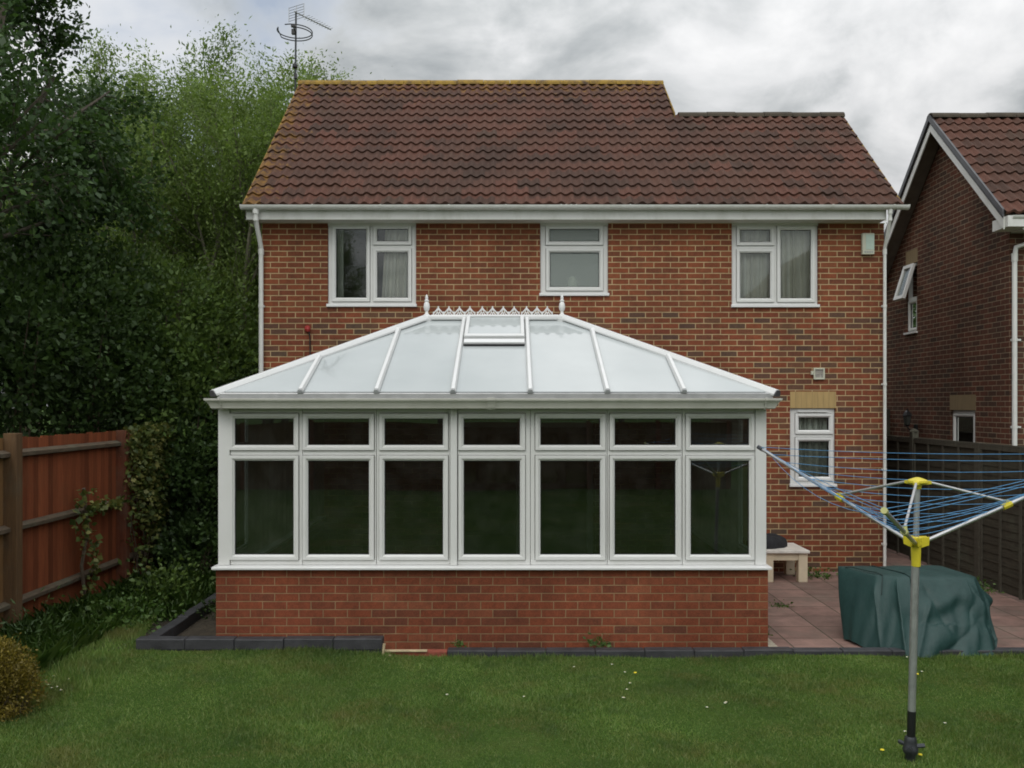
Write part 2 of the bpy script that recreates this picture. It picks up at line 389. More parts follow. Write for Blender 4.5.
def lawn_mat():
    m, t, b = base_mat('lawn_turf'); c = coords(t)
    a = t.ramp(t.noise(c, .8, 6, .6), [(.3,(.035,.075,.012)),(.55,(.055,.10,.018)),(.75,(.10,.11,.035))])
    f = t.ramp(t.noise(c, 60, 5, .7), [(.3,.55),(.7,1.4)])
    t.link(t.mix(1, a, f, 'MULTIPLY'), b.inputs['Base Color']); b.inputs['Roughness'].default_value = .95; b.inputs['Specular IOR Level'].default_value = .1
    bump(t, b, t.noise(c, 80, 5), .02); return m
M['lawn'] = lawn_mat()
def patio_mat():
    m, t, b = base_mat('red_concrete_slabs'); c = coords(t)
    br = t.new('ShaderNodeTexBrick'); t.link(t.mapping(c, (1,1,1), (.125,.0,0)), br.inputs['Vector']); br.offset = 0; br.squash = 1
    br.inputs['Color1'].default_value = (0,0,0,1); br.inputs['Color2'].default_value = (1,1,1,1)
    for k, v in (('Scale',1),('Mortar Size',.006),('Mortar Smooth',.3),('Bias',0),('Brick Width',.457),('Row Height',.457)): br.inputs[k].default_value = v
    col = t.ramp(br.outputs['Color'], [(0,(.17,.105,.085)),(.5,(.22,.13,.105)),(1,(.26,.16,.13))])
    col = t.mix(1, col, t.ramp(t.noise(c, 4, 7, .7), [(.3,.65),(.7,1.25)]), 'MULTIPLY')
    st = t.ramp(t.noise(c, 1.4, 6, .65), [(.5,0),(.7,.5)])
    col = t.mix(st, col, (.15,.13,.10))
    col = t.mix(br.outputs['Fac'], col, (.035,.04,.02))
    t.link(col, b.inputs['Base Color']); b.inputs['Roughness'].default_value = .8
    bump(t, b, t.math('ADD', t.math('MULTIPLY', br.outputs['Fac'], -1.5), t.math('MULTIPLY', t.noise(c, 40, 5), .3)), .006)
    return m
M['patio'] = patio_mat()
def cover_mat():
    m, t, b = base_mat('green_tarpaulin'); c = coords(t)
    col = t.ramp(t.noise(c, 5, 6, .6), [(.3,(.013,.040,.037)),(.7,(.020,.056,.051))])
    d = t.ramp(t.noise(c, 30, 6, .75), [(.55,0),(.8,.3)])
    t.link(t.mix(d, col, (.06,.085,.075)), b.inputs['Base Color']); b.inputs['Roughness'].default_value = .5; b.inputs['Specular IOR Level'].default_value = .35
    bump(t, b, t.math('ADD', t.noise(t.mapping(c,(1,1,.5)), 7, 4), t.math('MULTIPLY', t.noise(c, 160, 2), .1)), .012)
    return m
M['cover'] = cover_mat()
M['piping'] = simple('dark_green_piping', (.010,.028,.025), .5, .1)
M['blackbag'] = simple('black_fabric', (.012,.012,.014), .85, .3, 12, bmp=.01, bscale=18)
M['farroof'] = simple('distant_roof_tile', (.12,.07,.05), .85, .2, 4)

# ------------------------------------------------------------ windows
def window(parent, T, outer, panes, glass='glass', d=(-.10,-.035), sash_gap=.062, mat='upvc', name='window', bars=True, sashd=.022, handle=False):
    """T(u,z,dist). outer=(u0,u1,z0,z1). panes = list of (u0,u1,z0,z1[,glass key])"""
    mb = MB(); holes = []
    for p in panes: holes.append((p[0]-sash_gap, p[1]+sash_gap, p[2]-sash_gap, p[3]+sash_gap))
    mb.slab(*outer, holes, d[0], d[1], T)
    w = part(name, mb, M[mat], parent, bevel=.004)
    for p, h in zip(panes, holes):
        s = MB(); g = .004; hs = (h[0]+g, h[1]-g, h[2]+g, h[3]-g)
        i = .018
        s.slab(*hs, [(p[0]-i,p[1]+i,p[2]-i,p[3]+i)], d[0]+.004, d[1]+sashd, T)
        # sloping glazing bead
        a = (p[0]-i,p[1]+i,p[2]-i,p[3]+i); b_ = p[:4]
        for (q0, q1, r0, r1) in (((a[0],a[2]),(a[1],a[2]),(b_[0],b_[2]),(b_[1],b_[2])),((a[1],a[2]),(a[1],a[3]),(b_[1],b_[2]),(b_[1],b_[3])),
                                 ((a[1],a[3]),(a[0],a[3]),(b_[1],b_[3]),(b_[0],b_[3])),((a[0],a[3]),(a[0],a[2]),(b_[0],b_[3]),(b_[0],b_[2]))):
            s.add([T(*q0,d[1]+sashd-.002), T(*q1,d[1]+sashd-.002), T(*r1,d[1]+.002), T(*r0,d[1]+.002),
                   T(*q0,d[1]-.03), T(*q1,d[1]-.03), T(*r1,d[1]-.03), T(*r0,d[1]-.03)], [(0,1,2,3),(7,6,5,4),(3,2,6,7),(0,3,7,4),(1,0,4,5),(2,1,5,6)])
        part('sash', s, M[mat], w, bevel=.003)
        k = MB(); e = .006
        k.slab(p[0]-.001, p[1]+.001, p[2]-.001, p[3]+.001, [(p[0]+e,p[1]-e,p[2]+e,p[3]-e)], d[1]-.012, d[1]-.004, T)
        part('gasket', k, M['gasket'], w)
        gl = MB(); dd = d[1]-.015
        gl.add([T(p[0],p[2],dd),T(p[1],p[2],dd),T(p[1],p[3],dd),T(p[0],p[3],dd)], [(0,1,2,3)])
        gk = p[4] if len(p) > 4 else glass
        if gk == 'frost':
            gl = MB(); gl.slab(*p[:4], [], dd-.006, dd, T)
        part('pane', gl, M[gk], w)
    return w
def rect(x0, x1, y0, y1, Y): return (PX(x0,Y), PX(x1,Y), PZ(y1,Y), PZ(y0,Y))

# ------------------------------------------------------------ tiled roof plane
def tiled(mb, x0, x1, ye, ze, yr, zr, gauge=.263, pitch=.152, amp=.022, xr0=None, xr1=None):
    """courses of wavy tiles from the eave (ye,ze) up to the ridge (yr,zr)"""
    L = math.hypot(yr-ye, zr-ze); n = max(1, round(L/gauge)); g = L/n
    dy, dz = (yr-ye)/L, (zr-ze)/L; ny, nz = -dz*(1 if yr > ye else 1), dy
    if nz < 0: ny, nz = -ny, -nz
    N = int((x1-x0)/(pitch/8)); xs = np.linspace(x0, x1, N+1)
    def wave(x):
        p = (x/pitch) % 1.0
        return amp*(math.sin(2*math.pi*p)*.5+.5)**1.4*1.6
    prof = [wave(x) for x in xs]
    for i in range(n):
        s0, s1 = i*g-.02, (i+1)*g+.04
        t0, t1 = .031, .0
        jit = rng.normal(0, .0022, N//16+2)
        base = len(mb.v)
        for j, x in enumerate(xs):
            k = jit[j//16]
            for s, t, dn in ((s0, t0+k-.04, 0), (s0, t0+k, 1), (s1, t1, 1)):
                h = t+prof[j]
                s_ = s+(k*1.5 if s == s0 else 0)
                mb.v.append((x, ye+dy*s_+ny*h, ze+dz*s_+nz*h))
        for j in range(N):
            a = base+j*3; b = a+3
            mb.f.append((a,b,b+1,a+1)); mb.f.append((a+1,b+1,b+2,a+2))
    return n, g
def ridge_tiles(parent, x0, x1, y, z, mat, r=.115, step=.44):
    mb = MB(); x = x0
    while x < x1-.05:
        xe = min(x+step, x1); pts = []
        for k in range(9):
            a = math.pi*(k/8); pts.append((math.cos(a)*r*1.05, math.sin(a)*r*.85))
        pts2 = [(p*.86, q*.82-.005) for p, q in pts][::-1]
        dz = rng.normal(0, .004)
        mb.prism(pts+pts2, x, xe-.006, lambda p, q, w: (w, y+p, z+q+dz))
        x = xe
    return part('ridge_tiles', mb, mat, parent)

# ============================================================ GROUND
TH = R(41.3)
def sheet(name, x0, x1, y0, y1, z, mat, n=1, label=None):
    mb = MB(); mb.add([(x0,y0,z),(x1,y0,z),(x1,y1,z),(x0,y1,z)], [(0,1,2,3)])
    return tag(part(name, mb, mat), kind='structure')
sheet('ground', -300, 300, -200, 500, -.03, M['lawn'])
LAWNZ = .03
# lawn as a gently uneven sheet
nx, ny_ = 90, 90
gx = np.linspace(-9, 5.78, nx); gy = np.linspace(-6.8, 8.0, ny_)
def lawn_h(x, y):
    return LAWNZ+.012*np.sin(x*1.3+.5)*np.cos(y*1.1)+.008*np.sin(x*3.1+y*2.3)+.055*np.clip((-x-1.0)/.8, 0, 1)*np.clip((y-6)/1.5, 0, 1)
GX, GY = np.meshgrid(gx, gy); V = np.stack([GX, GY, lawn_h(GX, GY)], -1).reshape(-1,3)
Fq = [(j*nx+i, j*nx+i+1, (j+1)*nx+i+1, (j+1)*nx+i) for j in range(ny_-1) for i in range(nx-1)]
tag(npmesh('lawn', V, Fq, M['lawn']), kind='structure')
sheet('soil_bed', -9, -2.7, 8.0, 22, .045, M['soil'])
sheet('patio', 2.30, 6.88, 8.10, 22, .02, M['patio'])
sheet('gravel_strip', 2.38, 2.47, 8.12, 9.1, .026, M['pebble'])

# grass blades
def blades(n, xr, yr, hmean, hvar, w, hf, lean=.35, mask=None):
    x = rng.uniform(*xr, n); y = rng.uniform(*yr, n)
    if mask is not None:
        k = mask(x, y); x = x[k]; y = y[k]
    n = len(x); z = hf(x, y)-.004
    patch = .75+.35*np.sin(x*2.1+1.7*np.sin(y*1.3))*np.cos(y*2.7+x)+.12*np.sin(x*9+y*7)
    h = np.abs(rng.normal(hmean, hvar, n))*np.clip(patch, .4, 1.3); a = rng.uniform(0, 2*np.pi, n); la = rng.uniform(0, 2*np.pi, n)
    l = np.abs(rng.normal(0, lean, n))*h; ww = w*rng.uniform(.6, 1.4, n)
    P = np.stack([x,y,z], -1); dx = np.stack([np.cos(a)*ww, np.sin(a)*ww, 0*a], -1)
    tip = P+np.stack([np.cos(la)*l, np.sin(la)*l, h], -1)
    V = np.stack([P-dx, P+dx, tip], 1).reshape(-1,3); return V, np.arange(3*n).reshape(-1,3)
V1, F1 = blades(420000, (-3.7,4.75), (5.2,8.0), .025, .008, .0027, lawn_h, .7)
V2, F2 = blades(70000, (-6,-3.2), (6.6,9.5), .055, .025, .0033, lambda x, y: lawn_h(x,y), .5, lambda x, y: (x < -3.35+(8.0-y)*.25) & (x > -4.8))
V3, F3 = blades(9000, (-3.35,4.9), (7.90,7.995), .04, .016, .0035, lawn_h, .5)
tag(npmesh('lawn_grass', np.concatenate([V1,V2,V3]), np.concatenate([F1,F2+len(V1),F3+len(V1)+len(V2)]), M['grass']), 'short green lawn grass in front of the conservatory', 'grass', kind='stuff')

# flowers in the lawn
def flower(x, y, yellow, first={}):
    key = 'y' if yellow else 'w'
    if key not in first:
        t = thing('dandelion' if yellow else 'daisy', (0,0,0), 'x', 'flower')
        s = MB(); s.tube([(0,0,-.01),(.002,0,.03)], .0012, 4); part('stem', s, M['weed'], t)
        h = MB()
        if yellow: h.lathe((.002,0,.028), [(.004,0),(.018,.004),(.015,.010),(.004,.013)], 10)
        else:
            for k in range(9):
                a = 2*math.pi*k/9; c, s_ = math.cos(a), math.sin(a)
                h.add([(.002,0,.032),(.009*c-.003*s_,.009*s_+.003*c,.033),(.014*c,.014*s_,.031),(.009*c+.003*s_,.009*s_-.003*c,.033)], [(0,1,2,3)])
        part('flower_head', h, M['petal_y' if yellow else 'petal'], t, fixn=False)
        if not yellow:
            e = MB(); e.lathe((.002,0,.031), [(.004,0),(.004,.003),(.001,.005)], 8); part('centre', e, M['petal_y'], t)
        first[key] = t; o = t
    else:
        src = first[key]; o = src.copy(); COL.objects.link(o)
        for ch in src.children:
            c = ch.copy(); COL.objects.link(c); c.parent = o
    o.location = (x, y, float(lawn_h(x,y))+.004); o.scale = (.75,.75,.75)
    if yellow: tag(o, 'small yellow dandelion flower growing in the lawn grass', 'flower', 'yellow flowers in the lawn')
    else: tag(o, 'tiny white daisy flower growing in the lawn grass', 'flower', 'white daisies in the lawn')
def onlawn(px, py):
    Y = (H-LAWNZ-.03)*F/(py-CY); return PX(px, Y), Y
for i, (px, py) in enumerate([(54,680),(69,683),(57,690),(61,693),(48,688),(46,684),(52,691),(574,666),(612,664),(625,672),(630,683),(627,689),(623,697),(624,697),(447,695),(524,696),(726,703),(707,708),(907,657),(922,672),(945,720),(905,729),(725,704)]):
    flower(*onlawn(px, py), False)
for px, py in [(635,673),(917,675),(882,750),(920,754)]: flower(*onlawn(px, py), True)

# ============================================================ EDGING
def edging(name, label, x0, x1, y0, y1, z0, z1, along, L, mat, group=None):
    t = thing(name, ((x0+x1)/2, (y0+y1)/2, z0), label, 'kerb', group)
    mb = MB(); a0, a1 = (x0, x1) if along == 'x' else (y0, y1); a = a0
    core = MB()
    while a < a1-.02:
        e = min(a+L, a1); j = rng.normal(0, .002, 2)
        if along == 'x': mb.box(a+.003, e-.003, y0+j[0], y1+j[0], z0, z1+j[1])
        else: mb.box(x0+j[0], x1+j[0], a+.003, e-.003, z0, z1+j[1])
        a = e
    part('coping', mb, M[mat], t, bevel=.008)
    core.box(x0+.012, x1-.012, y0+.012, y1-.012, z0-.2, z1-.012)
    part('bed_joint', core, M['bluebrick'], t)
    return t
edging('edging_wall', 'raised blue brick edging along the lawn left of the conservatory corner', -3.35, PX(383,8.0), 8.0, 8.115, .09, .19, 'x', .44, 'bluebrick')
edging('edging_wall', 'long low blue brick edging between the lawn and the patio', PX(447,8.0), 6.3, 8.0, 8.115, .0, .088, 'x', .44, 'bluebrick')
edging('edging_wall', 'blue brick edging running back beside the left flower bed', -3.35, -3.24, 8.13, 12.6, .03, .15, 'y', .44, 'bluebrick')
mb = MB(); mb.box(PX(389,8.0), PX(447,8.0), 8.005, 8.10, .0, .075)
t = part('red_brick_edging', mb, M['redbrick_plain'], bevel=.006); tag(t, 'bare red brick patch where the blue edging is missing', 'kerb')
mb = MB(); mb.box(PX(384,7.98), PX(427,7.98), 7.985, 8.03, .078, .090)
t = part('timber_strip', mb, M['timber_strip'], bevel=.002); tag(t, 'thin pale strip of wood lying on the broken edging', 'strip')
mb = MB(); mb.tube([(PX(381,8.0)+.02,7.97,.05),(PX(383,8.0)+.015,7.975,.155)], .012, 6); mb.tube([(PX(384,8.0),7.95,.045),(PX(392,8.0),7.96,.05)], .014, 6)
t = part('wooden_peg', mb, M['timber_strip']); tag(t, 'short pale wooden peg at the end of the raised edging', 'peg')

# ============================================================ MAIN HOUSE
YH = 12.15; XL, XR = PX(262,YH), PX(884,YH)
house = thing('brick_house', ((XL+XR)/2, YH, 0), 'two storey red brick house with brown tiled roof and white windows', 'house')
YW = YH
W = {1: rect(327.6,416,220,306.5,YW), 2: rect(540.2,608.3,220,295.6,YW), 3: rect(731.8,818.4,220,307,YW), 4: rect(790.1,835.4,408.3,486.2,YW)}
ZE = 4.90; YE = 11.85; ZS = PZ(219.5, 11.92)   # soffit height
mb = MB(); door = (-.9, 1.1, .12, 2.05)
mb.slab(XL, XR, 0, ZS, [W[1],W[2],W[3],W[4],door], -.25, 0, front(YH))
part('wall', mb, M['brick'], house)
# gable end walls
def gable(X, thick, y0, y1, ze, yr, zr, par, mat, holes=None, s=1):
    mb = MB()
    mb.prism([(y0,0),(y1,0),(y1,ze),(yr,zr),(y0,ze)], X, X+thick, lambda p, q, w: (w, p, q))
    return part('wall', mb, mat, par)
YR1, ZR1 = 15.03, 7.63; YR2, ZR2 = 14.1, 6.835
XS = PX(661,YR1)
gable(XL, .25, YH+.252, 2*YR1-YH, ZS, YR1, ZR1-.2, house, M['brick_side'])
gable(XR-.25, .25, YH+.252, 2*YR2-YH, ZS, YR2, ZR2-.2, house, M['brick_side'])
gable(XS-.27, .25, YH+1, 2*YR1-YH, ZS, YR1, ZR1-.2, house, M['brick_side'])
mb = MB(); mb.box(XL+.26, XS, 2*YR1-YH-.25, 2*YR1-YH, 0, ZS); mb.box(XS+.01, XR-.26, 2*YR2-YH-.25, 2*YR2-YH, 0, ZS)
part('wall', mb, M['brick'], house)
# rooms behind the windows
mb = MB(); mb.box(XL+.27, XR-.27, YH+.30, YH+3.6, 2.52, 2.58); mb.box(XL+.27, XR-.27, YH+3.4, YH+3.45, .02, 2.5); mb.box(XL+.27, XR-.27, YH+3.4, YH+3.45, 2.6, ZS-.05)
mb.box(XL+.27, XR-.27, YH+.3, YH+3.45, ZS-.06, ZS-.01)
part('inner_room', mb, M['room'], house)
mb = MB(); mb.box(-.55, -.5, YH+.3, YH+3.4, 2.6, ZS-.07); mb.box(1.95,2.0, YH+.3, YH+3.4, 2.6, ZS-.07); mb.box(2.9,2.95, YH+.3, YH+3.4, .02, 2.5)
part('inner_wall', mb, M['room'], house)
# roof
TM = tile_mat('brown_roof_tile', .325*math.cos(TH))
XV0, XV1 = PX(243,YE), PX(903,YE)
L = math.hypot(YR1-YE, ZR1-ZE); ch = (YR1-YE)/round(L/.263)
M['tile'] = tile_mat('brown_roof_tile', ch, XV0-(XL+XR)/2, YR1-YH)
mb = MB(); n, g = tiled(mb, XV0, XS+.02, YE, ZE, YR1, ZR1)
# right-hand section continues the same courses up to the lower ridge
L2 = math.hypot(YR2-YE, ZR2-ZE); nn = round(L2/g)
tiled(mb, XS+.02, XV1, YE, ZE, YE+(YR1-YE)*nn/n, ZE+(ZR1-ZE)*nn/n, gauge=g)
YR2, ZR2 = YE+(YR1-YE)*nn/n, ZE+(ZR1-ZE)*nn/n
part('roof', mb, M['tile'], house, fixn=False)
mb = MB()
for a, b, yr, zr in ((XV0, XS+.02, YR1, ZR1), (XS+.03, XV1, YR2, ZR2)):
    e = .03
    mb.add([(a,YE+.10,ZE+.05),(b,YE+.10,ZE+.05),(b,yr,zr-.02),(a,yr,zr-.02),(b,2*yr-YE,ZE-.02),(a,2*yr-YE,ZE-.02),
            (a,YE+.10,ZE-.03),(b,YE+.10,ZE-.03),(b,yr,zr-.13),(a,yr,zr-.13),(b,2*yr-YE,ZE-.10),(a,2*yr-YE,ZE-.10)],
           [(0,1,2,3),(3,2,4,5),(6,9,8,7),(9,11,10,8),(0,3,9,6),(3,5,11,9),(1,7,8,2),(2,8,10,4),(0,6,7,1),(5,4,10,11)])
part('roof_deck', mb, M['ridge_plain'], house)
ridge_tiles(house, XV0-.01, XS+.03, YR1, ZR1-.045, M['ridge'], r=.12)
ridge_tiles(house, XS+.10, XV1+.01, YR2, ZR2-.045, M['ridge_plain'], r=.115)
# verge: cement edge
mb = MB()
for X, yr, zr in ((XV0-.012, YR1, ZR1), (XV1-.01, YR2, ZR2)):
    mb = MB(); mb.prism([(YE,ZE-.05),(YE,ZE+.015),(yr,zr+.015),(yr,zr-.06)], X, X+.022, lambda p, q, w: (w, p, q)); part('verge', mb, M['ridge'], house); mb = MB()
    mb.prism([(2*yr-YE,ZE-.05),(2*yr-YE,ZE+.015),(yr,zr+.015),(yr,zr-.06)], X, X+.022, lambda p, q, w: (w, p, q)); part('verge', mb, M['ridge'], house)
mb = MB(); mb.prism([(YR2-.1,ZR2-.05),(YR2-.1,ZR2+.02),(YR1,ZR1+.015),(YR1,ZR1-.06)], XS+.025, XS+.04, lambda p, q, w: (w, p, q))
part('verge', mb, M['ridge'], house)
# fascia, soffit
FX0, FX1 = PX(246,11.9), PX(886.5,11.9)
mb = MB(); mb.box(FX0, FX1, 11.90, 11.925, ZS-.005, ZE-.03); part('fascia', mb, M['fascia'], house, bevel=.003)
mb = MB(); mb.box(FX0, FX1, 11.927, YH+.02, ZS, ZS+.015); mb.box(FX0-.002, FX0+.016, 11.927, YH+.4, ZS-.002, ZE-.03); mb.box(FX1-.016, FX1+.002, 11.927, YH+.4, ZS-.002, ZE-.03); part('soffit', mb, M['upvc2'], house)
mb = MB(); mb.box(FX0-.02, FX1+.02, 11.865, 11.898, ZE-.025, ZE-.015); part('eaves_felt', mb, M['black'], house)
# gutter: half-round with brackets
def half_round(mb, x0, x1, y, z, r=.056):
    pts = [(math.cos(a)*r, -math.sin(a)*r) for a in np.linspace(0, math.pi, 11)]; inn = [(p*.9, q*.9) for p, q in pts][::-1]
    mb.prism(pts+inn, x0, x1, lambda p, q, w: (w, y+p, z+q))
GZ = PZ(205.4, 11.83)
mb = MB(); half_round(mb, PX(241,11.83), PX(907,11.83), 11.835, GZ)
for xx in (PX(241,11.83), PX(907,11.83)): half_round(mb, xx-.004, xx+.02, 11.835, GZ+.002, .062)
gut = part('gutter', mb, M['fascia'], house, smooth=True)
mb = MB()
for px in (257, 313, 381, 449, 506, 561, 566, 571, 576, 630, 697, 766, 832, 893):
    half_round(mb, PX(px,11.83)-.012, PX(px,11.83)+.012, 11.835, GZ+.004, .063)
part('bracket', mb, M['fascia'], gut)
# downpipes
def downpipe(px_top, px_bot, zb, s, mat='fascia', Y0=YH, r=.032):
    mb = MB(); xt = PX(px_top, 11.83); xb = PX(px_bot, Y0-.045)
    mb.tube([(xt,11.84,GZ-.02),(xt,11.84,GZ-.17),(xt,11.85,GZ-.20),(xb,Y0-.055,GZ-.50),(xb,Y0-.05,GZ-.56),(xb,Y0-.05,zb)], r, 12)
    mb.tube([(xt,11.84,GZ-.045),(xt,11.84,GZ-.11)], r+.010, 12); mb.tube([(xt,11.84,GZ-.16),(xt,11.842,GZ-.20)], r+.006, 12)
    mb.tube([(xb,Y0-.05,GZ-.53),(xb,Y0-.05,GZ-.60)], r+.006, 12)
    d = part('downpipe', mb, M[mat], house, smooth=True)
    c = MB()
    for zz in (3.6, 2.55, 1.4, .4):
        if zz > zb: c.box(xb-r-.008, xb+r+.008, Y0-.03, Y0-.004, zz-.012, zz+.012); c.tube([(xb,Y0-.05,zz-.018),(xb,Y0-.05,zz+.018)], r+.005, 12)
    part('pipe_clip', c, M[mat], d)
downpipe(255.5, 261.2, .03, 1); downpipe(890.5, 884.6, .03, -1, r=.022)
# windows of the house
WF = front(YW)
def P(x0, x1, y0, y1, *g): return (*rect(x0, x1, y0, y1, YW+.055), *g)
wins = [ (1, (327.6,416,224,304.5), [P(336.3,366.4,229.3,297.9), P(377.4,407.9,229.3,241.4), P(377.4,407.9,252.6,297.9)]),
         (2, (540.2,608.3,224,293.5), [P(549.4,599,229.3,241.6,'frost'), P(549.8,599,252.7,287.2,'frost')]),
         (3, (731.8,818.4,225,305), [P(739.9,769.7,230,242), P(739.9,769.7,253.3,298.5), P(780.3,810.2,230.3,298.5)]),
         (4, (790.1,835.4,408.6,484), [P(798.3,828.2,417.4,430), P(798.3,828.2,441.2,476.6)])]
for k, r, ps in wins:
    u0, u1, z0, z1 = W[k]
    w = window(house, WF, (u0+.002, u1-.002, z0+.035, z1-(.075 if k < 4 else .002)), ps, sash_gap=.056)
    mb = MB(); mb.box(u0-.012, u1+.012, YW-.035, YW+.06, z0-.006, z0+.033); part('sill', mb, M['sillw'], w, bevel=.005)
    if k < 4:
        mb = MB(); mb.box(u0+.002, u1-.002, YW+.012, YW+.1, z1-.073, z1-.001); part('header_board', mb, M['upvc2'], w)
    else:
        mb = MB(); mb.box(u0+.1, u1-.1, YW+.005, YW+.05, z1-.05, z1-.034); part('trickle_vent', mb, M['upvc'], w, bevel=.002)
u0, u1, z0, z1 = W[4]
mb = MB(); mb.box(PX(790,YH), PX(836,YH), YH-.003, YH+.02, z1+.002, PZ(391.6,YH)); part('lintel', mb, M['lintel'], house)
# air vent with louvres
v = rect(813.2,824.2,368,379.5,YH)
mb = MB(); mb.slab(*v, [(v[0]+.02,v[1]-.02,v[2]+.02,v[3]-.02)], 0, .03, front(YH))
vv = part('air_vent', mb, M['alarm'], house, bevel=.003); mb = MB(); zz = v[2]+.02
while zz < v[3]-.03: mb.box(v[0]+.02, v[1]-.02, YH-.016, YH-.004, zz, zz+.008); zz += .017
part('louvre', mb, M['upvc2'], vv)
mb = MB(); mb.box(v[0]-.035, v[0]-.004, YH-.03, YH-.0, v[3]-.09, v[3]-.04); part('vent_spout', mb, M['alarm'], house)
# alarm box (lifts off the wall)
a = rect(861,873,233.8,255,YH)
al = thing('alarm_box', ((a[0]+a[1])/2, YH, a[2]), 'pale green and cream burglar alarm box high on the brick wall', 'alarm box')
mb = MB(); mb.slab(*a, [], 0, .055, front(YH)); part('case', mb, M['alarm'], al, bevel=.008)
mb = MB(); mb.slab(a[0]+.045, a[1]-.008, a[2]+.065, a[3]-.02, [], .055, .060, front(YH)); part('face', mb, M['alarm_face'], al, bevel=.002)
mb = MB()
for i in range(4):
    x = a[0]+.028+i*.031; mb.slab(x, x+.021, a[2]+.022, a[2]+.044, [(x+.007,x+.014,a[2]+.029,a[2]+.038)], .055, .058, front(YH))
part('printed_number', mb, M['alarm_text'], al)
# red bell push with cable above the conservatory roof
rx, rz = PX(308,YH), PZ(328,YH)
rb = thing('red_socket', (rx, YH, rz), 'small red box with a black cable hanging on the wall left of the roof', 'box')
mb = MB(); mb.lathe((rx,YH-.03,rz-.05), [(.028,0),(.042,.03),(.036,.065),(.012,.08)], 12); part('case', mb, M['redplastic'], rb)
mb = MB(); mb.tube([(rx+.02,YH-.025,rz-.04),(rx+.03,YH-.02,rz-.15),(rx+.035,YH-.02,rz-.45)], .008, 6); part('cable', mb, M['black'], rb)
# curtains
def curtain(u0, u1, z0, z1, y, mat, label, folds=9, amp=.03, taper=0):
    mb = MB(); N = 60
    for i in range(N+1):
        t_ = i/N; ph = t_*folds*2*math.pi
        for z, k in ((z0, 1.0), ((z0+z1)/2, .97), (z1, .9)):
            u = u0+(u1-u0)*t_; u += taper*(1-(z-z0)/(z1-z0))*(1-t_)*-1
            mb.v.append((u+amp*.2*math.sin(ph*1.7), y+amp*math.sin(ph+.5*math.sin(ph*.37))*k, z))
    for i in range(N):
        for k in range(2): a_ = i*3+k; mb.f.append((a_, a_+3, a_+4, a_+1))
    o = part('curtain', mb, M[mat], loc=((u0+u1)/2, y, z0), smooth=True, fixn=False)
    return tag(o, label, 'curtain')
yc = YW+.17
z0, z1 = W[1][2]+.02, W[1][3]-.05
curtain(W[1][0]+.08, PX(344,YW+.2), z0, z1, yc, 'curtain_dark', 'grey curtain edge at the left side of the left bedroom window', 2)
curtain(PX(386,YW+.2), W[1][1]-.04, z0, z1, yc, 'curtain', 'pale curtain in the right half of the left upper window', 5, taper=.06)
z0, z1 = W[3][2]+.02, W[3][3]-.05
curtain(W[3][0]+.05, PX(773,YW+.2), z0, z1, yc, 'curtain', 'pale pleated curtain in the left half of the right upper window', 6)
curtain(PX(777,YW+.2), W[3][1]-.04, z0, z1, yc, 'curtain', 'pale pleated curtain in the right half of the right upper window', 6)
z0, z1 = W[4][2]+.02, W[4][3]-.03
curtain(W[4][0]+.05, W[4][1]-.05, z0, z1, yc, 'curtain_dark', 'grey net curtain in the small ground floor window', 7)
vx = PX(572,YW+.2); vz = W[2][2]+.06
vs = MB(); vs.lathe((vx,YW+.15,vz), [(.05,0),(.065,.04),(.065,.14),(.045,.2),(.02,.22)], 16)
tag(part('vase', vs, M['vase'], smooth=True, loc=(vx,YW+.15,vz)), 'pale rounded ornament behind the obscured middle upstairs window', 'ornament')
# TV aerial
ax, ay = PX(296,14.95), 14.95
az = PZ(11, ay)
ta = thing('tv_aerial', (ax, ay, 7.45), 'tall thin television and radio aerial above the left end of the roof', 'aerial')
mb = MB(); mb.tube([(ax-.02,ay+.02,7.0),(ax,ay,az-.01)], .016, 8); part('mast', mb, M['darkmetal'], ta)
mb = MB(); zc = PZ(65.5,ay); mb.lathe((ax-.015,ay,zc-.05), [(.02,0),(.045,.02),(.045,.06),(.02,.09)], 10); mb.box(ax-.03, ax+.02, ay-.03, ay+.03, zc-.22, zc-.14); part('clamp', mb, M['black'], ta)
mb = MB(); zr_ = PZ(32.5,ay); pts = []
for k in range(33):
    a_ = R(250)+R(325)*k/32; pts.append((ax-.02+.285*math.cos(a_), ay+.285*math.sin(a_), zr_+.02))
mb.tube([p for p in pts], .009, 6)
mb.tube([(p[0], p[1], p[2]-.045) for p in pts[3:-6]], .009, 6); mb.tube([pts[-1], (pts[-1][0],pts[-1][1],pts[-1][2]-.045), (pts[-7][0],pts[-7][1],pts[-7][2]-.045)], .008, 6)
part('ring_dipole', mb, M['darkmetal'], ta)
mb = MB(); mb.box(ax-.01, ax+.07, ay-.31, ay-.26, zr_-.03, zr_+.01); mb.tube([(ax,ay,zr_),(ax+.02,ay-.29,zr_-.01)], .014, 6); mb.box(ax-.07,ax-.01,ay-.03,ay+.03,zr_-.03,zr_+.05); part('ring_bracket', mb, M['black'], ta)
b0 = Vector((ax-.02, ay-.05, az-.03)); b1 = Vector((PX(331,15.66), 15.66, PZ(29.7,15.66))); bd = (b1-b0).normalized(); sd = bd.cross(Vector((0,0,1))).normalized()
mb = MB(); mb.tube([b0, b1], .010, 6); part('boom', mb, M['metal'], ta)
mb = MB()
for k in range(10):
    p = b0+(b1-b0)*(.30+.075*k); l = .10-.004*k; mb.tube([p-sd*l+Vector((0,0,.01)), p+sd*l+Vector((0,0,.01))], .004, 5)
part('director_rods', mb, M['metal'], ta)
mb = MB(); p = b0+(b1-b0)*.06
